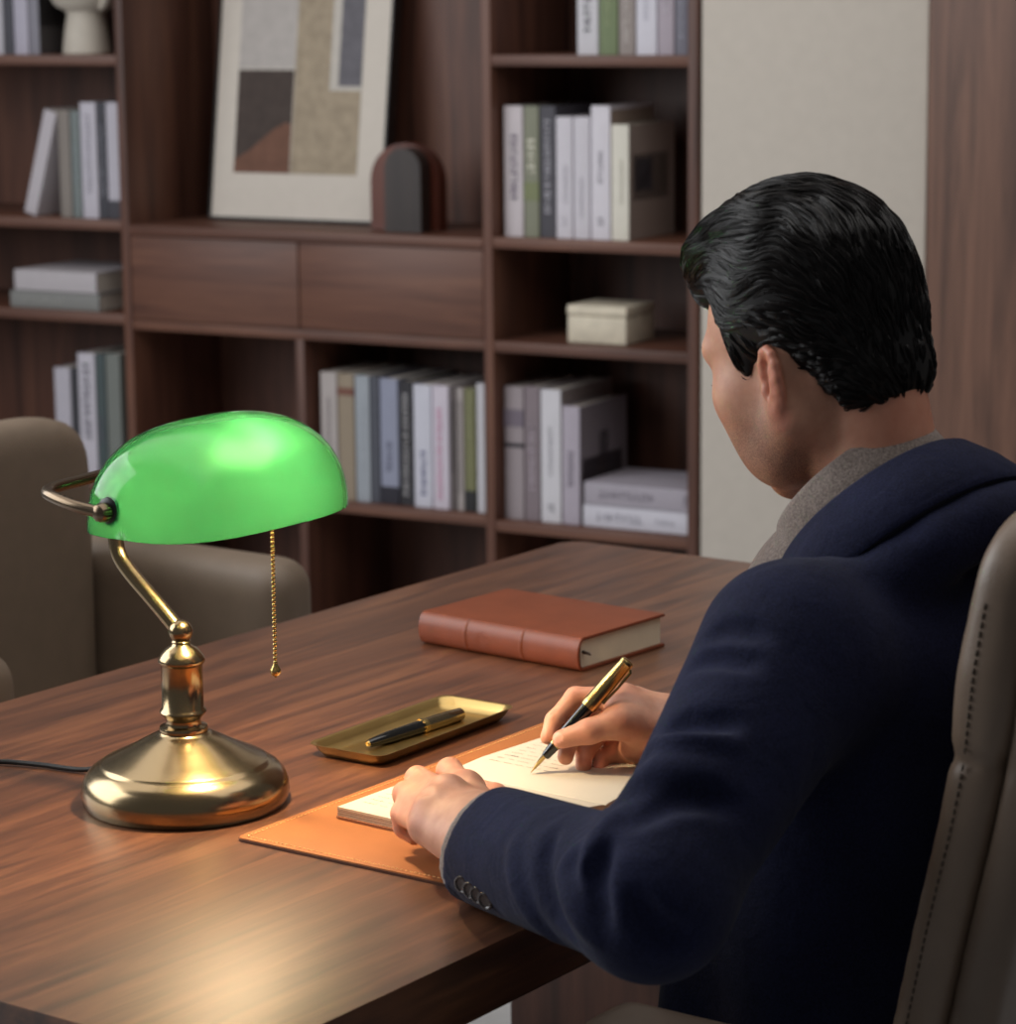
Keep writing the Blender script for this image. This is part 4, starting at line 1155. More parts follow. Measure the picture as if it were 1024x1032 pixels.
for k in range(5):
    a = 2 * PI * k / 5 + 0.3; ex, ey = -1.05 + 0.29 * math.cos(a), YC + 0.29 * math.sin(a)
    bm = bmesh.new(); tube(bm, [ol((-1.05, YC, 0.115)), ol((ex, ey, 0.075))], [0.026, 0.016], 12); sg = obj('base_spoke', bm, M['metal'], oc)
    bm = bmesh.new(); lathe(bm, [(0, -0.02), (0.024, -0.02), (0.028, -0.015), (0.028, 0.015), (0.024, 0.02), (0, 0.02)], 24, Matrix.Translation(Vector(ol((ex, ey, 0.0285)))) @ Matrix.Rotation(a, 4, 'Z') @ Matrix.Rotation(PI / 2, 4, 'X'))
    tube(bm, [ol((ex, ey, 0.03)), ol((ex, ey, 0.075))], 0.008, 10)
    obj('caster', bm, M['black_plastic'], sg)

# ------------------------------------------------------------------ the man
man = thing('person', 'man in a navy jacket seated with his back turned, writing in the notebook', 'person', (-1.03, 1.98, 0))
MO = np.array([-1.03, 1.98, 0.0])
A_ = lambda *v: np.array(v, float)
def unit(v): v = np.asarray(v, float); return v / np.linalg.norm(v)

# ---- head frame: forward, left, up
HW, HP = math.radians(14), math.radians(24)
HF = A_(-math.cos(HP) * math.cos(HW), math.cos(HP) * math.sin(HW), -math.sin(HP))
HL = A_(-math.sin(HW), -math.cos(HW), 0)
_roll = math.radians(-2.0)
HU = np.cross(HF, HL)
HL, HU = HL * math.cos(_roll) + HU * math.sin(_roll), HU * math.cos(_roll) - HL * math.sin(_roll)
HR = np.array([HF, HL, HU])
HO = A_(-1.100, 1.970, 1.186)
def h(f, l, u): return HO + HF * f + HL * l + HU * u
def hdir(f, l, u): return HF * f + HL * l + HU * u
def to_head(P): return (P - HO) @ HR.T

skin = []
# skull, face
skin += [ell(h(-0.004, 0, 0.044), (0.091, 0.0715, 0.085), HR, 0.015)]
skin += [ell(h(0.040, 0, -0.016), (0.054, 0.060, 0.070), HR, 0.02), ell(h(0.052, 0, 0.022), (0.046, 0.060, 0.055), HR, 0.02)]
for s in (1, -1):
    skin += chain([h(-0.004, s * 0.061, -0.010), h(0.004, s * 0.056, -0.052), h(0.043, s * 0.036, -0.076), h(0.074, s * 0.010, -0.086)], [0.014, 0.014, 0.014, 0.014], 0.022)
    skin += [ell(h(0.060, s * 0.046, -0.012), (0.026, 0.020, 0.020), HR, 0.02)]
    skin += [ell(h(0.050, s * 0.043, -0.050), (0.034, 0.017, 0.034), HR, 0.03)]
    skin += [cap(h(0.091, s * 0.008, 0.033), h(0.076, s * 0.047, 0.030), 0.010, 0.008, 0.014)]
skin += [ell(h(0.070, 0, -0.054), (0.028, 0.032, 0.032), HR, 0.02), ell(h(0.078, 0, -0.086), (0.015, 0.018, 0.014), HR, 0.014)]
for s in (1, -1): skin += [ell(h(0.100, s * 0.031, 0.012), (0.018, 0.017, 0.013), HR, 0.012, True)]
for s in (1, -1): skin += [ell(h(0.0765, s * 0.031, 0.010), (0.0135, 0.0145, 0.0125), HR, 0.004)]
skin += chain([h(0.092, 0, 0.026), h(0.104, 0, 0.002), h(0.117, 0, -0.022)], [0.0075, 0.009, 0.0105], 0.010)
for s in (1, -1): skin += [ell(h(0.104, s * 0.0125, -0.027), (0.010, 0.0075, 0.0075), HR, 0.006)]
skin += [ell(h(0.0995, 0, -0.0515), (0.008, 0.021, 0.0058), HR, 0.005), ell(h(0.0975, 0, -0.0625), (0.008, 0.018, 0.0062), HR, 0.005)]
skin += [cap(h(0.108, -0.018, -0.0570), h(0.108, 0.018, -0.0570), 0.0016, k=0.003, sub=True)]
# neck
CC = at_y(860, 485, 1.968)                       # centre of the collar ring
a1 = unit(A_(-0.72, 0.0, -0.69)); a2 = unit(A_(0, -0.955, 0.20)); a2 = unit(a2 - a1 * (a2 @ a1)); nn = np.cross(a1, a2)
RA, RBc = 0.074, 0.059
NB = CC - nn * 0.03 + A_(0.012, 0, 0.006)
skin += [cap(h(-0.034, 0, -0.034), NB, 0.042, 0.049, 0.012), cap(NB, A_(-1.03, 1.968, 0.98), 0.049, 0.05, 0.01)]
for s in (1, -1): skin += [cap(h(-0.022, s * 0.050, -0.030), CC + a1 * 0.030 + a2 * s * 0.012 - nn * 0.03, 0.011, 0.010, 0.014)]
# ears
def ear(s):
    o = h(0.008, s * 0.0685, -0.021)
    eb = unit(hdir(-0.93, s * 0.36, 0.0)); eu = unit(hdir(-0.16, 0, 0.985)); eo = unit(np.cross(eb, eu)) * s
    if eo @ HL * s < 0: eo = -eo
    R = np.array([eb, eu, eo])
    def e(b, u, n=0.0): return o + eb * b * 0.95e-3 + eu * u * 0.88e-3 + eo * n * 1e-3
    ops = [ell(e(10, 3, 0), (0.0145, 0.0250, 0.0042), R, 0.004), ell(e(3, 2, -3), (0.012, 0.020, 0.007), R, 0.006)]
    ops += [ell(e(8, -3, 5.5), (0.0085, 0.0125, 0.0065), R, 0.004, True), ell(e(10, 14, 4.5), (0.008, 0.009, 0.0042), R, 0.003, True)]
    ops += chain([e(1, 3, 1), e(-1, 12, 2), e(0, 22, 2.4), e(6, 29.5, 2.4), e(14, 30, 2.2), e(21, 24, 2), e(24, 14, 2), e(23.5, 3, 2), e(20, -9, 1.5), e(14, -19, 1), e(8, -25, 0.5)],
                 [0.0024, 0.003, 0.0033, 0.0034, 0.0034, 0.0034, 0.0034, 0.0033, 0.0032, 0.0036, 0.0045], 0.0035)
    ops += chain([e(15, 20, 1.5), e(17, 10, 2.6), e(16.5, 0, 3), e(12.5, -10, 3), e(6, -15, 3)], [0.002, 0.0028, 0.0030, 0.0030, 0.003], 0.004)
    ops += [ell(e(6, -24, 0.5), (0.0085, 0.0075, 0.0042), R, 0.005), ell(e(-1.5, -4, 2.5), (0.0045, 0.006, 0.0045), R, 0.004)]
    return ops
skin += ear(1) + ear(-1)

# ---- arms and hands
S_L = at_y(806, 652, 1.805); E_L = at_y(657, 908, 1.605); C_L = at_z(487, 850, 0.800)
S_R = A_(S_L[0] + 0.055, 2.15, S_L[2] - 0.035); E_R = A_(-1.085, 2.275, 0.812)
W_R = at_depth(688, 734, QP + 0.030); C_R = W_R + unit(E_R - W_R) * 0.028
# torso core (under the clothes)
skin += [ell((-1.05, 1.97, 0.85), (0.10, 0.15, 0.17), None, 0.02), ell((-1.05, 1.975, 0.66), (0.10, 0.15, 0.18), None, 0.05), cap(A_(-1.03, 1.85, 0.965), A_(-1.01, 2.09, 0.965), 0.045, k=0.02)]
skin += chain([S_L, E_L, C_L + unit(E_L - C_L) * 0.03], [0.045, 0.036, 0.029], 0.03) + chain([S_R, E_R, W_R], [0.045, 0.036, 0.027], 0.03)
for s in (1, -1): skin += chain([A_(-1.05, 1.98 + s * 0.085, 0.53), A_(-1.47, 1.98 + s * 0.125, 0.46 - 0.03 * s), A_(-1.45, 1.98 + s * 0.12, 0.10)], [0.052, 0.043, 0.033], 0.03)

flush_pts, nail_pts = [], []
def finger(pts, rads, k=0.004, first_k=0.010, nail=None):
    global skin
    skin += chain(pts, rads, k, first_k)
    for p in pts[:2]: flush_pts.append((p, rads[0] * 1.3))
    flush_pts.append((pts[-1], rads[-1] * 1.2))

# left hand: palm down on the page, fingers curled under
lM = [at_z(469, 784, 0.818), at_z(450, 788, 0.826), at_z(436, 803, 0.819), at_z(430, 822, 0.806)]
lP = [at_z(453, 777, 0.811), at_z(421, 785, 0.808), at_z(408, 800, 0.801), at_z(405, 820, 0.790)]
lWt = at_z(506, 812, 0.812); lWp = at_z(464, 848, 0.800)
skin += [cap(C_L + unit(E_L - C_L) * 0.03, (lWt + lWp) / 2, 0.029, 0.026, 0.02)]
for i, (m, r) in enumerate(zip(lM, (0.0135, 0.0135, 0.0130, 0.0125))):
    b = lWt + (lWp - lWt) * (0.12 + 0.76 * i / 3) + A_(0, 0, -0.010)
    skin += [cap(b, m + A_(0, 0, -0.011), 0.0160, r * 1.06, 0.022)]
for m in lM: skin += [ell(m + A_(0.002, 0, -0.0055), (0.0095, 0.0085, 0.0085), None, 0.014)]
for a, b in zip(lM, lM[1:]):          # hollows between the knuckles
    c = (a + b) / 2; skin += [ell(c + A_(-0.012, 0, 0.012), (0.012, 0.0030, 0.0055), None, 0.008, True)]
for i, (m, p) in enumerate(zip(lM, lP)):
    r = (0.0112, 0.0108, 0.0102, 0.0092)[i]
    dn = unit(A_(0.10, 0.05, -1.0))
    d = p + dn * (0.017, 0.018, 0.016, 0.012)[i]
    t = d + unit(A_(0.8, 0.1, -0.5)) * 0.012
    finger([m + A_(0, 0, -0.010), p, d, t], [r * 1.05, r, r * 0.92, r * 0.85], 0.004, 0.010)
# left thumb lies along the far side of the hand
tb = lWt + A_(-0.010, 0.008, -0.026)
finger([tb, at_z(499, 803, 0.785), at_z(477, 793, 0.779), at_z(462, 788, 0.776)], [0.0130, 0.0110, 0.0092, 0.0078], 0.006, 0.014)
# tendons and veins
for m in lM: skin += [cap(m + A_(0.006, -0.001, 0.0022), m + ((lWt + lWp) / 2 - m) * 0.72 + A_(0, 0, -0.0006), 0.0022, 0.0012, 0.006)]

# right hand: tripod grip seen from the thumb side
def rj(px, py, dd): return at_depth(px, py, QP + dd)
PEND = unit(PEN_END - NIB)
rW = W_R
rMi, rMm, rMr, rMp = rj(628, 703, 0.018), rj(640, 706, 0.036), rj(649, 717, 0.050), rj(656, 732, 0.060)
for i, (m, off) in enumerate(((rMi, (-0.012, 0.006)), (rMm, (0.002, 0.010)), (rMr, (0.014, 0.004)), (rMp, (0.024, -0.006)))):
    b = rW + FWD * off[0] + CAMU * off[1] * 0.8
    skin += [cap(b, m, 0.0165, 0.0120, 0.016)]
finger([rMi, rj(580, 703, 0.020), rj(559, 726, 0.010), rj(552, 743, 0.004)], [0.0112, 0.0098, 0.0086, 0.0072], 0.004, 0.010)
finger([rMm, rj(592, 722, 0.034), rj(573, 747, 0.020), rj(570, 763, 0.006)], [0.0108, 0.0098, 0.0088, 0.0076], 0.003, 0.008)
finger([rMr, rj(606, 736, 0.042), rj(589, 758, 0.028), rj(588, 773, 0.014)], [0.0104, 0.0094, 0.0084, 0.0074], 0.003, 0.008)
finger([rMp, rj(624, 749, 0.046), rj(606, 766, 0.034), rj(604, 777, 0.022)], [0.0096, 0.0086, 0.0076, 0.0068], 0.003, 0.008)
tM, tI, tT = rj(626, 727, -0.008), rj(594, 737, -0.014), rj(566, 745, -0.011)
skin += [cap(rj(668, 738, 0.008), tM, 0.0205, 0.0150, 0.016), cap(rj(672, 752, 0.016), rj(640, 752, 0.020), 0.017, 0.014, 0.018), cap(rj(640, 718, 0.006), rj(626, 712, 0.012), 0.012, 0.011, 0.014)]
finger([tM, tI, tT], [0.0135, 0.0112, 0.0088], 0.006, 0.012)
# hypothenar edge resting on the page
skin += [cap(rj(664, 762, 0.040), rj(628, 766, 0.048), 0.0160, 0.0110, 0.016)]
nail_c = rj(561, 744, -0.0185)
nail_n = unit(CAM - nail_c)
nail_ax = unit(tT - tI)
skin += [ell(nail_c + nail_n * 0.0018, (0.0062, 0.0050, 0.0022), np.array([nail_ax, unit(np.cross(nail_n, nail_ax)), nail_n]), 0.0012, True)]

def make_body():
    me, vp = mesh_sdf('body', skin, 0.0018, relax=2)
    q = to_head(vp)
    def ss(x, a, b): t = np.clip((x - a) / (b - a), 0, 1); return t * t * (3 - 2 * t)
    inhead = (np.linalg.norm(vp - HO, axis=1) < 0.2).astype(float)
    st = ss(-q[:, 2], 0.012, 0.055) * ss(q[:, 0], -0.012, 0.016) * ss(q[:, 2], -0.135, -0.11) * inhead
    lipd = np.minimum(np.hypot(q[:, 1] / 0.022, (q[:, 2] + 0.0515) / 0.006), np.hypot(q[:, 1] / 0.019, (q[:, 2] + 0.063) / 0.0065))
    lip = ss(1.15 - lipd, 0, 0.25) * (q[:, 0] > 0.085) * inhead
    st = st * (1 - lip) * (1 - ss(0.028 - np.abs(q[:, 1]), 0, 0.01) * ss(q[:, 2], -0.05, -0.035))
    fl = np.zeros(len(vp))
    for p, r in flush_pts: fl = np.maximum(fl, 0.45 * np.exp(-(np.linalg.norm(vp - p, axis=1) / r) ** 2))
    earm = ss(np.abs(q[:, 1]), 0.069, 0.076) * (np.abs(q[:, 0]) < 0.035) * (np.abs(q[:, 2] + 0.020) < 0.040) * inhead
    fl = np.maximum(fl, 0.55 * earm)
    fl = np.maximum(fl, 0.35 * ss(-q[:, 0], 0.02, 0.06) * inhead)
    na = ss(1.0 - np.hypot((vp - nail_c) @ nail_ax / 0.0066, (vp - nail_c) @ np.cross(nail_n, nail_ax) / 0.0054), 0, 0.15) * ((vp - nail_c) @ nail_n > -0.004) * (np.linalg.norm(vp - nail_c, axis=1) < 0.009)
    for n, a in (('stubble', st), ('lip', lip), ('flush', fl), ('nail', na)):
        at = me.attributes.new(n, 'FLOAT', 'POINT'); at.data.foreach_set('value', a.astype(np.float32))
    o = link('body', me, M['skin'], man)
    me.transform(Matrix.Translation(-Vector(MO)))
    return o
body = make_body()
def mlink(name, me, mat, parent=None):
    me.transform(Matrix.Translation(-Vector(MO))); return link(name, me, mat, parent or man)
def mobj(name, bm, mat, parent=None, angle=40):
    for v in bm.verts: v.co -= Vector(MO)
    return obj(name, bm, mat, parent or man, angle=angle)

def march(ops, px, py, disp=None):
    d = ray(px, py); ts = np.arange(1.6, 2.9, 0.003)
    v = eval_ops(ops, CAM + d * ts[:, None], disp)
    hit = np.nonzero(v < 0)[0]
    i = hit[0] if len(hit) else int(np.argmin(v))
    if not len(hit): print('march miss', px, py, v[i])
    t = ts[i] - (0.003 * (1 - max(0.0, v[i - 1]) / max(1e-9, v[i - 1] - v[i])) if len(hit) else 0)
    p = CAM + d * t; e = 0.002
    P = p + np.array([[e, 0, 0], [-e, 0, 0], [0, e, 0], [0, -e, 0], [0, 0, e], [0, 0, -e]])
    g = eval_ops(ops, P, disp); n = np.array([g[0] - g[1], g[2] - g[3], g[4] - g[5]]); n = n / max(1e-9, np.linalg.norm(n))
    if not len(hit): p = p - n * v[i]
    return p, n

def on_surf(ops, p, off):
    p = np.array(p, float); e = 0.002
    for _ in range(4):
        P = p + np.array([[0, 0, 0], [e, 0, 0], [-e, 0, 0], [0, e, 0], [0, -e, 0], [0, 0, e], [0, 0, -e]])
        g = eval_ops(ops, P); n = np.array([g[1] - g[2], g[3] - g[4], g[5] - g[6]]); n /= max(1e-9, np.linalg.norm(n))
        p = p - n * g[0]
    return p + n * off

# ---- jacket
def cut(op, b, n, hollow=None):
    """flat end on a sleeve"""
    f0 = op['f']; b = np.asarray(b); n = unit(n)
    def f(P):
        d = np.maximum(f0(P), (P - b) @ n)
        return d
    op = dict(op); op['f'] = f; return op
dirL = unit(C_L - E_L)
cutL = unit(-0.80 * CAMR + 0.45 * CAMU + 0.50 * FWD)
jk = []
jk += [cap(A_(-1.13, 1.865, 0.82), A_(-1.150, 1.850, 0.60), 0.035, 0.035, 0.04), ell((-1.045, 1.972, 0.86), (0.128, 0.182, 0.170), None, 0.04), ell((-1.045, 1.970, 0.70), (0.122, 0.178, 0.20), None, 0.05), ell((-1.050, 1.982, 0.55), (0.122, 0.180, 0.06), None, 0.04)]
jk += [ell((-1.00, 1.972, 0.960), (0.085, 0.165, 0.085), None, 0.05)]
jk += [cap(CC + A_(0.03, -0.045, -0.090), S_L + A_(0.0, 0.0, -0.008), 0.045, 0.058, 0.04), cap(CC + A_(0.03, 0.045, -0.090), S_R, 0.045, 0.058, 0.04)]
ring_ = [CC + a1 * (RA + 0.026) * math.cos(t) + a2 * (RBc + 0.026) * math.sin(t) - nn * 0.110 for t in [2 * PI * k / 16 for k in range(17)]]
jk += chain(ring_, [0.018] * 17, 0.03)
jk += [cap(S_L + A_(-0.005, -0.004, -0.006), E_L, 0.071, 0.050, 0.03), cap(S_R, E_R, 0.068, 0.058, 0.03)]
jk += [cut(cap(E_L, C_L + dirL * 0.08, 0.053, 0.0480, 0.03), C_L, cutL)]
dirR = unit(C_R - E_R)
jk += [cut(cap(E_R, C_R + dirR * 0.08, 0.060, 0.044, 0.03), C_R, dirR)]
jbase = list(jk)
def ridge(pts, r, sink, k=0.012, sub=False):
    global jk
    P = []
    for p in pts:
        q, n = march(jbase, *p); P.append(q - n * sink)
    P = catmull(P, 3)
    n = len(P)
    R = [r * (0.35 + 0.65 * math.sin(PI * (0.12 + 0.76 * i / (n - 1)))) for i in range(n)]
    if not sub:
        jk += chain(P, R, k)
    else:
        for i in range(n - 1): jk.append(cap(P[i], P[i + 1], R[i], R[i + 1], k=k, sub=True))
ridge([(517, 852), (520, 886), (536, 920), (560, 946)], 0.008, 0.0040, 0.009)
ridge([(590, 850), (572, 876), (577, 911), (597, 946)], 0.009, 0.0040, 0.009)
ridge([(625, 818), (606, 842), (596, 868), (600, 900)], 0.009, 0.0040, 0.009)
ridge([(556, 842), (547, 876), (559, 917), (580, 950)], 0.007, -0.0015, 0.009, sub=True)
ridge([(612, 855), (600, 893), (611, 936)], 0.007, -0.0015, 0.009, sub=True)
ridge([(658, 752), (690, 743), (738, 745)], 0.010, 0.0052)
ridge([(674, 735), (702, 728), (742, 730)], 0.006, -0.003, sub=True)
ridge([(630, 800), (665, 775), (720, 775)], 0.009, 0.006)
ridge([(640, 830), (680, 805), (740, 812)], 0.007, -0.003, sub=True)
ridge([(715, 640), (738, 634), (770, 640)], 0.005, -0.003, sub=True)
ridge([(700, 668), (726, 662), (760, 670)], 0.005, -0.0025, sub=True)
ridge([(640, 905), (660, 935), (690, 945)], 0.007, -0.003, sub=True)
# hollow cuffs
jk += [cap(C_L + dirL * 0.03, C_L - dirL * 0.022, 0.0455, k=0.003, sub=True), cap(C_R + dirR * 0.03, C_R - dirR * 0.02, 0.038, k=0.003, sub=True)]
# room for the neck
jk += [cap(CC - nn * 0.03, CC + nn * 0.12, 0.060, 0.060, k=0.006, sub=True)]
me, vpj = mesh_sdf('jacket', jk, 0.0038, relax=2)
jacket = mlink('jacket', me, M['jacket'])

# sleeve buttons
for px, py in ((466.6, 890.8), (474.9, 896.6), (482.3, 901.6), (490.4, 907)):
    p, n = march(jk, px, py)
    n2 = unit(n + 0.55 * unit(CAM - p))
    zax = Vector(n2); R = zax.to_track_quat('Z', 'Y').to_matrix().to_4x4()
    bm = bmesh.new(); lathe(bm, [(0, 0), (0.0068, 0.0002), (0.0075, 0.0012), (0.0071, 0.0026), (0.0058, 0.0028), (0.0048, 0.0018), (0, 0.0016)], 24, Matrix.Translation(Vector(p)) @ R)
    for v in bm.verts: v.co -= Vector(MO)
    obj('button', bm, M['button'], jacket)

# ---- collars
def collar(name, mat, C, a1, a2, nn, ra, rb, prof, th0, th1, nseg=56, parent=None, shape=None):
    """prof: closed list of (outward, along neck axis); swept around an ellipse; th = 0 is the front"""
    bm = bmesh.new(); rows = []
    for i in range(nseg + 1):
        th = th0 + (th1 - th0) * i / nseg
        c, s = math.cos(th), math.sin(th)
        out = unit(a1 * c / ra + a2 * s / rb)
        k = shape(th) if shape else (1.0, 0.0, 1.0)
        base = C + a1 * ra * c + a2 * rb * s
        rows.append([base + out * (o * k[0] + k[1]) + nn * (z * k[2]) for o, z in prof])
    grid_mesh(bm, rows, close_v=True, cap=True)
    bmesh.ops.recalc_face_normals(bm, faces=bm.faces[:])
    return mobj(name, bm, mat, parent, angle=60)
shirt_prof = [(0.000, 0.001), (-0.0025, 0.0), (-0.003, -0.004), (-0.001, -0.05), (0.006, -0.05), (0.010, -0.034), (0.0062, -0.004), (0.004, 0.0005), (0.002, 0.0016)]
collar('shirt_collar', M['knit'], CC, a1, a2, nn, RA, RBc, shirt_prof, math.radians(14), math.radians(346))
jc_prof = [(0.0165, -0.0300), (0.0135, -0.033), (0.0125, -0.07), (0.028, -0.090), (0.046, -0.0885), (0.0480, -0.0840), (0.036, -0.055), (0.0225, -0.0325), (0.0190, -0.0300)]
def jshape(th):
    t = abs(th - PI) / PI            # 0 at the back, 1 at the front
    return (1.0 + 0.10 * t, 0.002 * t, 1.0 + 0.30 * max(0, t - 0.5))
collar('jacket_collar', M['jacket'], CC, a1, a2, nn, RA, RBc, jc_prof, math.radians(28), math.radians(332), parent=jacket, shape=jshape)
# lapels
for s in (1, -1):
    ja = CC + a1 * RA * 0.86 + a2 * s * 0.040 + nn * (-0.03)
    pts = [ja + A_(0.0, 0, 0.0), A_(-1.176, 1.965 - s * 0.052, 0.955), A_(-1.186, 1.965 - s * 0.020, 0.84)]
    P = catmull(pts, 6); bm = bmesh.new(); rows = []
    for i, p in enumerate(P):
        t = i / (len(P) - 1); wd = 0.045 * (1 - t) ** 0.7 + 0.004
        o2 = unit(A_(0.25, -s, 0.0))
        rows.append([on_surf(jk, q, o) for q, o in ((p, -0.004), (p, 0.004), (p + o2 * wd * 0.5, 0.006), (p + o2 * wd, 0.004), (p + o2 * wd * 0.96, -0.004), (p + o2 * wd * 0.5, -0.006))])
    grid_mesh(bm, rows, close_v=True, cap=True); bmesh.ops.recalc_face_normals(bm, faces=bm.faces[:])
    mobj('lapel', bm, M['jacket'], jacket)
# shirt front and cuffs
me, _ = mesh_sdf('shirt', [ell((-1.060, 1.968, 0.93), (0.118, 0.10, 0.14), None, 0.03), cut(cap(C_L - dirL * 0.06, C_L + dirL * 0.08, 0.0440, 0.0440, 0.01), C_L + cutL * 0.011, cutL), cut(cap(C_R - dirR * 0.06, C_R + dirR * 0.08, 0.0355, 0.034, 0.01), C_R + dirR * 0.007, dirR)], 0.0034)
mlink('shirt', me, M['knit'])

# ---- trousers and shoes
tro = [ell((-1.05, 1.98, 0.545), (0.125, 0.165, 0.075), None, 0.04)]
for s in (1, -1): tro += chain([A_(-1.05, 1.98 + s * 0.085, 0.53), A_(-1.47, 1.98 + s * 0.125, 0.46 - 0.03 * s), A_(-1.45, 1.98 + s * 0.12, 0.10)], [0.064, 0.054, 0.047], 0.02)
me, _ = mesh_sdf('trousers', tro, 0.008); mlink('trousers', me, M['trouser'])
for s in (1, -1):
    y = 1.98 + s * 0.125
    me, _ = mesh_sdf('shoe', [ell((-1.50, y, 0.030), (0.13, 0.045, 0.028), None, 0.02), ell((-1.43, y, 0.055), (0.055, 0.040, 0.045), None, 0.02)], 0.005); mlink('shoe', me, M['shoe'])

# ---- hair
hb = [ell(h(-0.003, 0, 0.047), (0.094, 0.0780, 0.089), HR, 0.02), ell(h(0.022, 0, 0.090), (0.080, 0.060, 0.053), HR, 0.02), ell(h(0.064, 0, 0.104), (0.034, 0.048, 0.028), HR, 0.02),
      ell(h(-0.036, 0, 0.005), (0.048, 0.062, 0.066), HR, 0.02), ell(h(-0.039, 0, -0.036), (0.041, 0.053, 0.038), HR, 0.015)]
hsub = [rbox(h(0.142, 0, -0.012), (0.068, 0.14, 0.080), 0.02, HR, 0.012, True), rbox(h(0.085, 0, -0.062), (0.062, 0.14, 0.075), 0.015, HR, 0.010, True),
        rbox(h(0.030, 0, -0.118), (0.062, 0.14, 0.080), 0.012, HR, 0.010, True)]
for s in (1, -1): hsub += [ell(h(0.004, s * 0.082, -0.021), (0.022, 0.022, 0.031), HR, 0.006, True), ell(h(0.070, s * 0.066, 0.050), (0.022, 0.030, 0.030), HR, 0.012, True)]
burn = []
for s in (1, -1): burn += [ell(h(0.031, s * 0.0640, 0.018), (0.010, 0.0050, 0.026), HR, 0.006)]
hair_ops = hb + hsub + burn
def hair_disp(P):
    q = to_head(P); f, l, u = q.T
    c = u * 0.92 - f * 0.39
    return 0.0005 * np.sin(c * 300 + 0.9 * np.sin(f * 60)) * np.clip((u - 0.03) / 0.05, 0, 1)
me, vph = mesh_sdf('hair', hair_ops, 0.0026, disp=hair_disp, relax=2)
def largest_island(me):
    """drop stray crumbs left by the cuts, keep the biggest piece"""
    n = len(me.vertices); e = np.empty(len(me.edges) * 2, np.int32); me.edges.foreach_get('vertices', e); e = e.reshape(-1, 2)
    lab = np.arange(n)
    while True:
        m = np.minimum(lab[e[:, 0]], lab[e[:, 1]]); new = lab.copy()
        np.minimum.at(new, e[:, 0], m); np.minimum.at(new, e[:, 1], m); new = new[new]
        if (new == lab).all(): break
        lab = new
    keep = lab == np.bincount(lab).argmax()
    bm = bmesh.new(); bm.from_mesh(me); bm.verts.ensure_lookup_table()
    bmesh.ops.delete(bm, geom=[bm.verts[i] for i in np.nonzero(~keep)[0]], context='VERTS'); bm.to_mesh(me); bm.free()
    me.polygons.foreach_set('use_smooth', [True] * len(me.polygons))
    return keep
vph = vph[largest_island(me)]
hair = mlink('hair', me, M['hair_base'])
# strands that follow the combing
def hgrad(P):
    e = 0.0012; g = np.zeros_like(P)
    for k in range(3):
        d = np.zeros(3); d[k] = e
        g[:, k] = eval_ops(hair_ops, P + d, hair_disp) - eval_ops(hair_ops, P - d, hair_disp)
    return g / np.maximum(np.linalg.norm(g, axis=1), 1e-9)[:, None]
def hair_flow(q):
    f, l, u = q.T
    top = np.clip((u - 0.085) / 0.04, 0, 1); back = np.clip((-f - 0.03) / 0.05, 0, 1); side = 1 - top
    vf = -1.0 + 0.75 * back; vl = -0.22 * np.sign(l + 0.012) * 0 + 0.30 * top * np.sin(f * 45 + 1.0)
    vu = -0.42 * side * (1 - back) - 0.9 * back + 0.30 * side * np.sin(f * 70 + u * 40) * (1 - back)
    vu += 0.35 * np.clip((f - 0.05) / 0.03, 0, 1)
    vl = vl + np.sign(l) * 0.12 * top
    vf = np.where((f > 0.005) & (u < 0.03) & (u < 0.045 - 0), vf * 0.35, vf); vu = np.where((f > 0.005) & (u < 0.03), vu - 0.8, vu)
    return np.stack([vf, vl, vu], 1)
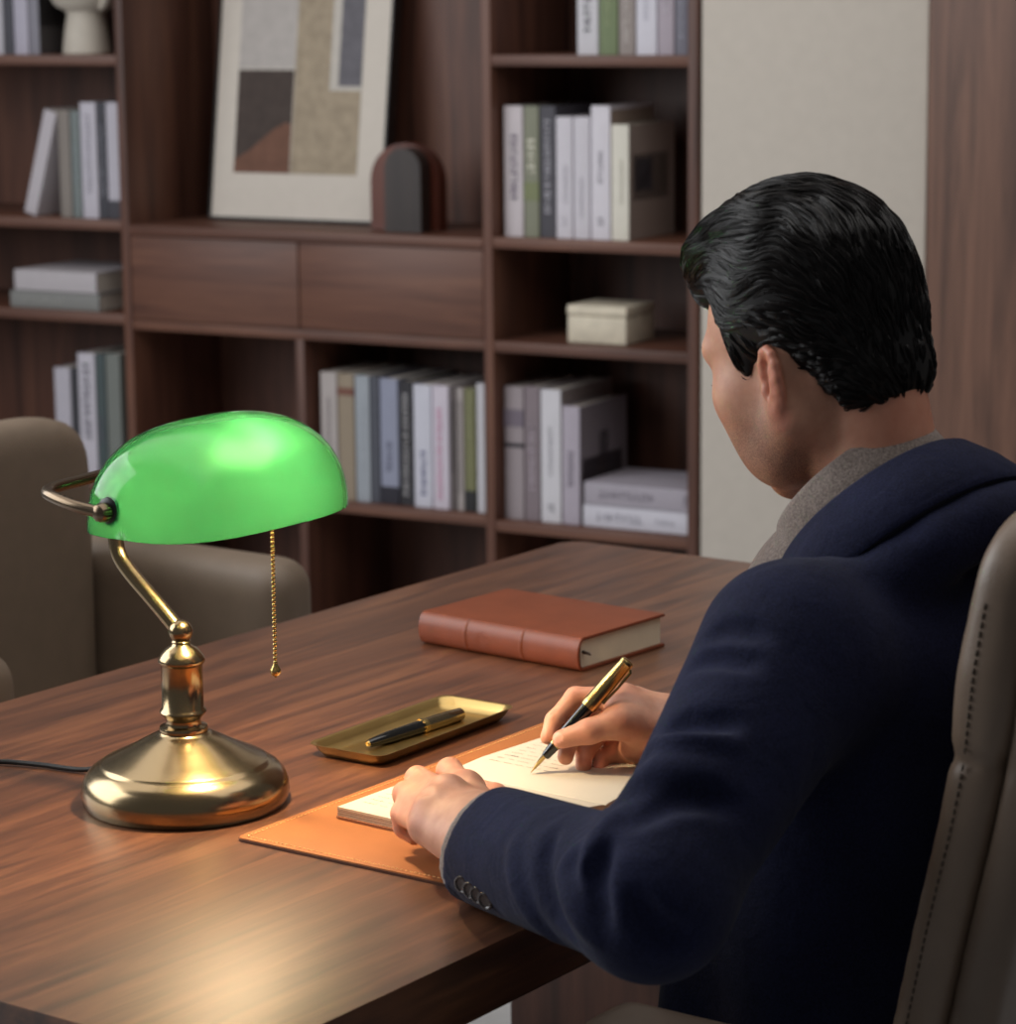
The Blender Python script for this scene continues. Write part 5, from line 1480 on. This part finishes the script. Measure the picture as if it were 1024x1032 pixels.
def strands(nlock, per, steps, step, rad, seed, width, dome):
    """locks of hair: each lock is a bundle of strands on one combed guide path"""
    r = np.random.default_rng(seed)
    q0 = to_head(vph)
    skull = np.linalg.norm((q0 - A_(-0.006, 0, 0.044)) / A_(0.089, 0.070, 0.083), axis=1)
    cand = np.nonzero(skull > 1.0)[0]
    P = vph[r.choice(cand, nlock)] + r.normal(0, 0.001, (nlock, 3))
    L = r.uniform(0.6, 1.0, nlock); turn = r.normal(0, 0.10, (nlock, 1)); g_, s_, p_ = [], [], []
    for k in range(steps):
        d = eval_ops(hair_ops, P, hair_disp); g = hgrad(P)
        P = P - g * d[:, None]
        q = to_head(P); v = hair_flow(q)
        ns = np.sin(q[:, 2] * 130 + q[:, 1] * 90) * np.sin(q[:, 0] * 80 + q[:, 1] * 110)
        w = v @ HR
        w = w - g * (w * g).sum(1)[:, None]
        w /= np.maximum(np.linalg.norm(w, axis=1), 1e-6)[:, None]
        w = w + np.cross(g, w) * (turn + 0.30 * ns[:, None])
        w /= np.linalg.norm(w, axis=1)[:, None]
        p_.append(P); g_.append(g); s_.append(np.cross(g, w))
        q = to_head(P)
        short = np.clip((q[:, 2] + 0.06) / 0.13, 0.35, 1.0)          # clipped short at the nape and temples
        P = P + w * (step * L * short)[:, None]
    guide = np.stack(p_, 1); G_ = np.stack(g_, 1); S_ = np.stack(s_, 1)
    good = np.linalg.norm(np.diff(guide, axis=1), axis=2).max(1) < step * 2.4
    qe = to_head(guide.reshape(-1, 3)).reshape(guide.shape); stray = ((qe[..., 0] > 0.042) & (qe[..., 2] < 0.045)).any(1)
    arc = np.linalg.norm(np.diff(guide, axis=1), axis=2).sum(1); good &= np.linalg.norm(guide[:, -1] - guide[:, 0], axis=1) > 0.72 * arc
    good &= ~stray; guide, G_, S_, L = guide[good], G_[good], S_[good], L[good]; nlock = len(guide)
    t = np.linspace(0, 1, steps)
    wd = (width * r.uniform(0.6, 1.2, nlock))[:, None] * (0.55 + 0.45 * np.sin(PI * np.minimum(1, t * 0.9 + 0.15)))[None]
    lift = dome * r.uniform(0.3, 1.0, nlock)
    env = np.sin(PI * np.clip(t * 0.95 + 0.03, 0, 1))
    al = []
    for j in range(per):
        o = r.uniform(-1, 1, nlock)[:, None]
        hgt = lift[:, None] * (1 - o * o) * env[None] + r.uniform(-0.0002, 0.0003, (nlock, 1)) - 0.0002
        al.append(guide + S_ * (o * wd)[:, :, None] + G_ * hgt[:, :, None])
    path = np.concatenate(al, 0); n = len(path)
    T = np.gradient(path, axis=1); T /= np.maximum(np.linalg.norm(T, axis=2, keepdims=True), 1e-9)
    a = np.cross(T, HU); a /= np.maximum(np.linalg.norm(a, axis=2, keepdims=True), 1e-9); b = np.cross(T, a)
    taper = (np.sin(PI * (0.18 + 0.80 * t))) * rad
    ring = [path + (a * math.cos(x) + b * math.sin(x)) * taper[None, :, None] for x in (0, 2 * PI / 3, 4 * PI / 3)]
    V = np.stack(ring, 2)
    idx = np.arange(n * steps * 3).reshape(n, steps, 3)
    qd = [np.stack([idx[:, :-1, i], idx[:, :-1, (i + 1) % 3], idx[:, 1:, (i + 1) % 3], idx[:, 1:, i]], -1).reshape(-1, 4) for i in range(3)]
    return V.reshape(-1, 3), np.concatenate(qd)
def quads_mesh(name, V, Q):
    me = bpy.data.meshes.new(name)
    me.vertices.add(len(V)); me.vertices.foreach_set('co', V.astype(np.float32).ravel())
    me.loops.add(len(Q) * 4); me.loops.foreach_set('vertex_index', Q.astype(np.int32).ravel())
    me.polygons.add(len(Q)); me.polygons.foreach_set('loop_start', np.arange(0, len(Q) * 4, 4, dtype=np.int32)); me.polygons.foreach_set('loop_total', np.full(len(Q), 4, dtype=np.int32))
    me.update(calc_edges=True); return me
V, Q = strands(1900, 12, 11, 0.0060, 0.00038, 11, 0.0024, 0.0026)
tag(mlink('hair_strands', quads_mesh('hair_strands', V, Q), M['hair'], hair), kind='stuff')

# eyebrows and lashes
for s in (1, -1):
    bm = bmesh.new()
    for k in range(44):
        t = k / 43; l = 0.012 + 0.030 * t; rr = random.Random(k * 7 + s)
        p = h(0.0, s * l, 0.034 + 0.004 * math.sin(PI * t) + rr.uniform(-0.0025, 0.0025))
        # drop onto the face from the front
        P = p + HF * 0.13
        for _ in range(40):
            d = eval_ops(skin, P[None])[0]
            if d < 0.0004: break
            P = P - HF * d * 0.8
        q = P + HF * 0.0006
        tube(bm, [q - hdir(0, s * 0.002, -0.001), q + HF * 0.0008 + hdir(0, s * 0.002, 0.0006), q + hdir(-0.002, s * 0.0065, 0.0004)], [0.0004, 0.0005, 0.0001], 4)
    mobj('eyebrow', bm, M['hair'], angle=None)
    bm = bmesh.new()
    for k in range(16):
        a = -1.0 + 2.0 * k / 15
        b0 = h(0.0765 + 0.0128 * math.cos(a * 0.8), s * 0.031 + 0.0122 * math.sin(a), 0.0055)
        tube(bm, [b0, b0 + hdir(0.004, s * 0.002 * a, -0.002), b0 + hdir(0.0085, s * 0.004 * a, -0.0005)], [0.0004, 0.00035, 0.0001], 4)
    mobj('eyelashes', bm, M['hair'], angle=None)


# ------------------------------------------------------------------ light, world, camera
w = bpy.data.worlds.new('world'); SC.world = w; w.use_nodes = True
bg = w.node_tree.nodes['Background']; bg.inputs['Color'].default_value = (0.95, 0.97, 1.0, 1); bg.inputs['Strength'].default_value = 0.10
def area(name, loc, target, sx, sy, power, col=(1, 1, 1)):
    l = bpy.data.lights.new(name, 'AREA'); l.shape = 'RECTANGLE'; l.size = sx; l.size_y = sy; l.energy = power; l.color = col
    o = bpy.data.objects.new(name, l); COL.objects.link(o)
    o.location = loc; o.rotation_euler = (Vector(target) - Vector(loc)).to_track_quat('-Z', 'Y').to_euler()
    return o
area('window_light', (-4.6, 0.9, 2.3), (-1.6, 2.3, 0.9), 3.2, 2.4, 115, (0.96, 0.98, 1.0))
area('ceiling_light', (-2.0, 2.6, 2.9), (-2.2, 3.4, 0.8), 4.0, 2.6, 48, (1.0, 0.96, 0.92))

cam = bpy.data.cameras.new('camera'); co = bpy.data.objects.new('camera', cam); COL.objects.link(co)
cam.sensor_fit = 'HORIZONTAL'; cam.sensor_width = 36.0; cam.lens = F_PX / 1024 * 36.0
cam.clip_start = 0.05; cam.clip_end = 50
Mw = Matrix([list(RC[i]) + [CAM[i]] for i in range(3)] + [[0, 0, 0, 1]]); co.matrix_world = Mw
cam.dof.use_dof = True; cam.dof.focus_distance = 2.5; cam.dof.aperture_fstop = 9.5; cam.dof.aperture_blades = 0
SC.camera = co
SC.view_settings.view_transform = 'Standard'; SC.view_settings.look = 'None'
SC.view_settings.exposure = 0.0; SC.view_settings.gamma = 1.0
try: SC.view_settings.use_curve_mapping = False
except Exception: pass
SC.cycles.use_denoising = True
SC.cycles.max_bounces = 10; SC.cycles.transmission_bounces = 8
SC.cycles.sample_clamp_indirect = 6.0
bpy.context.view_layer.update()
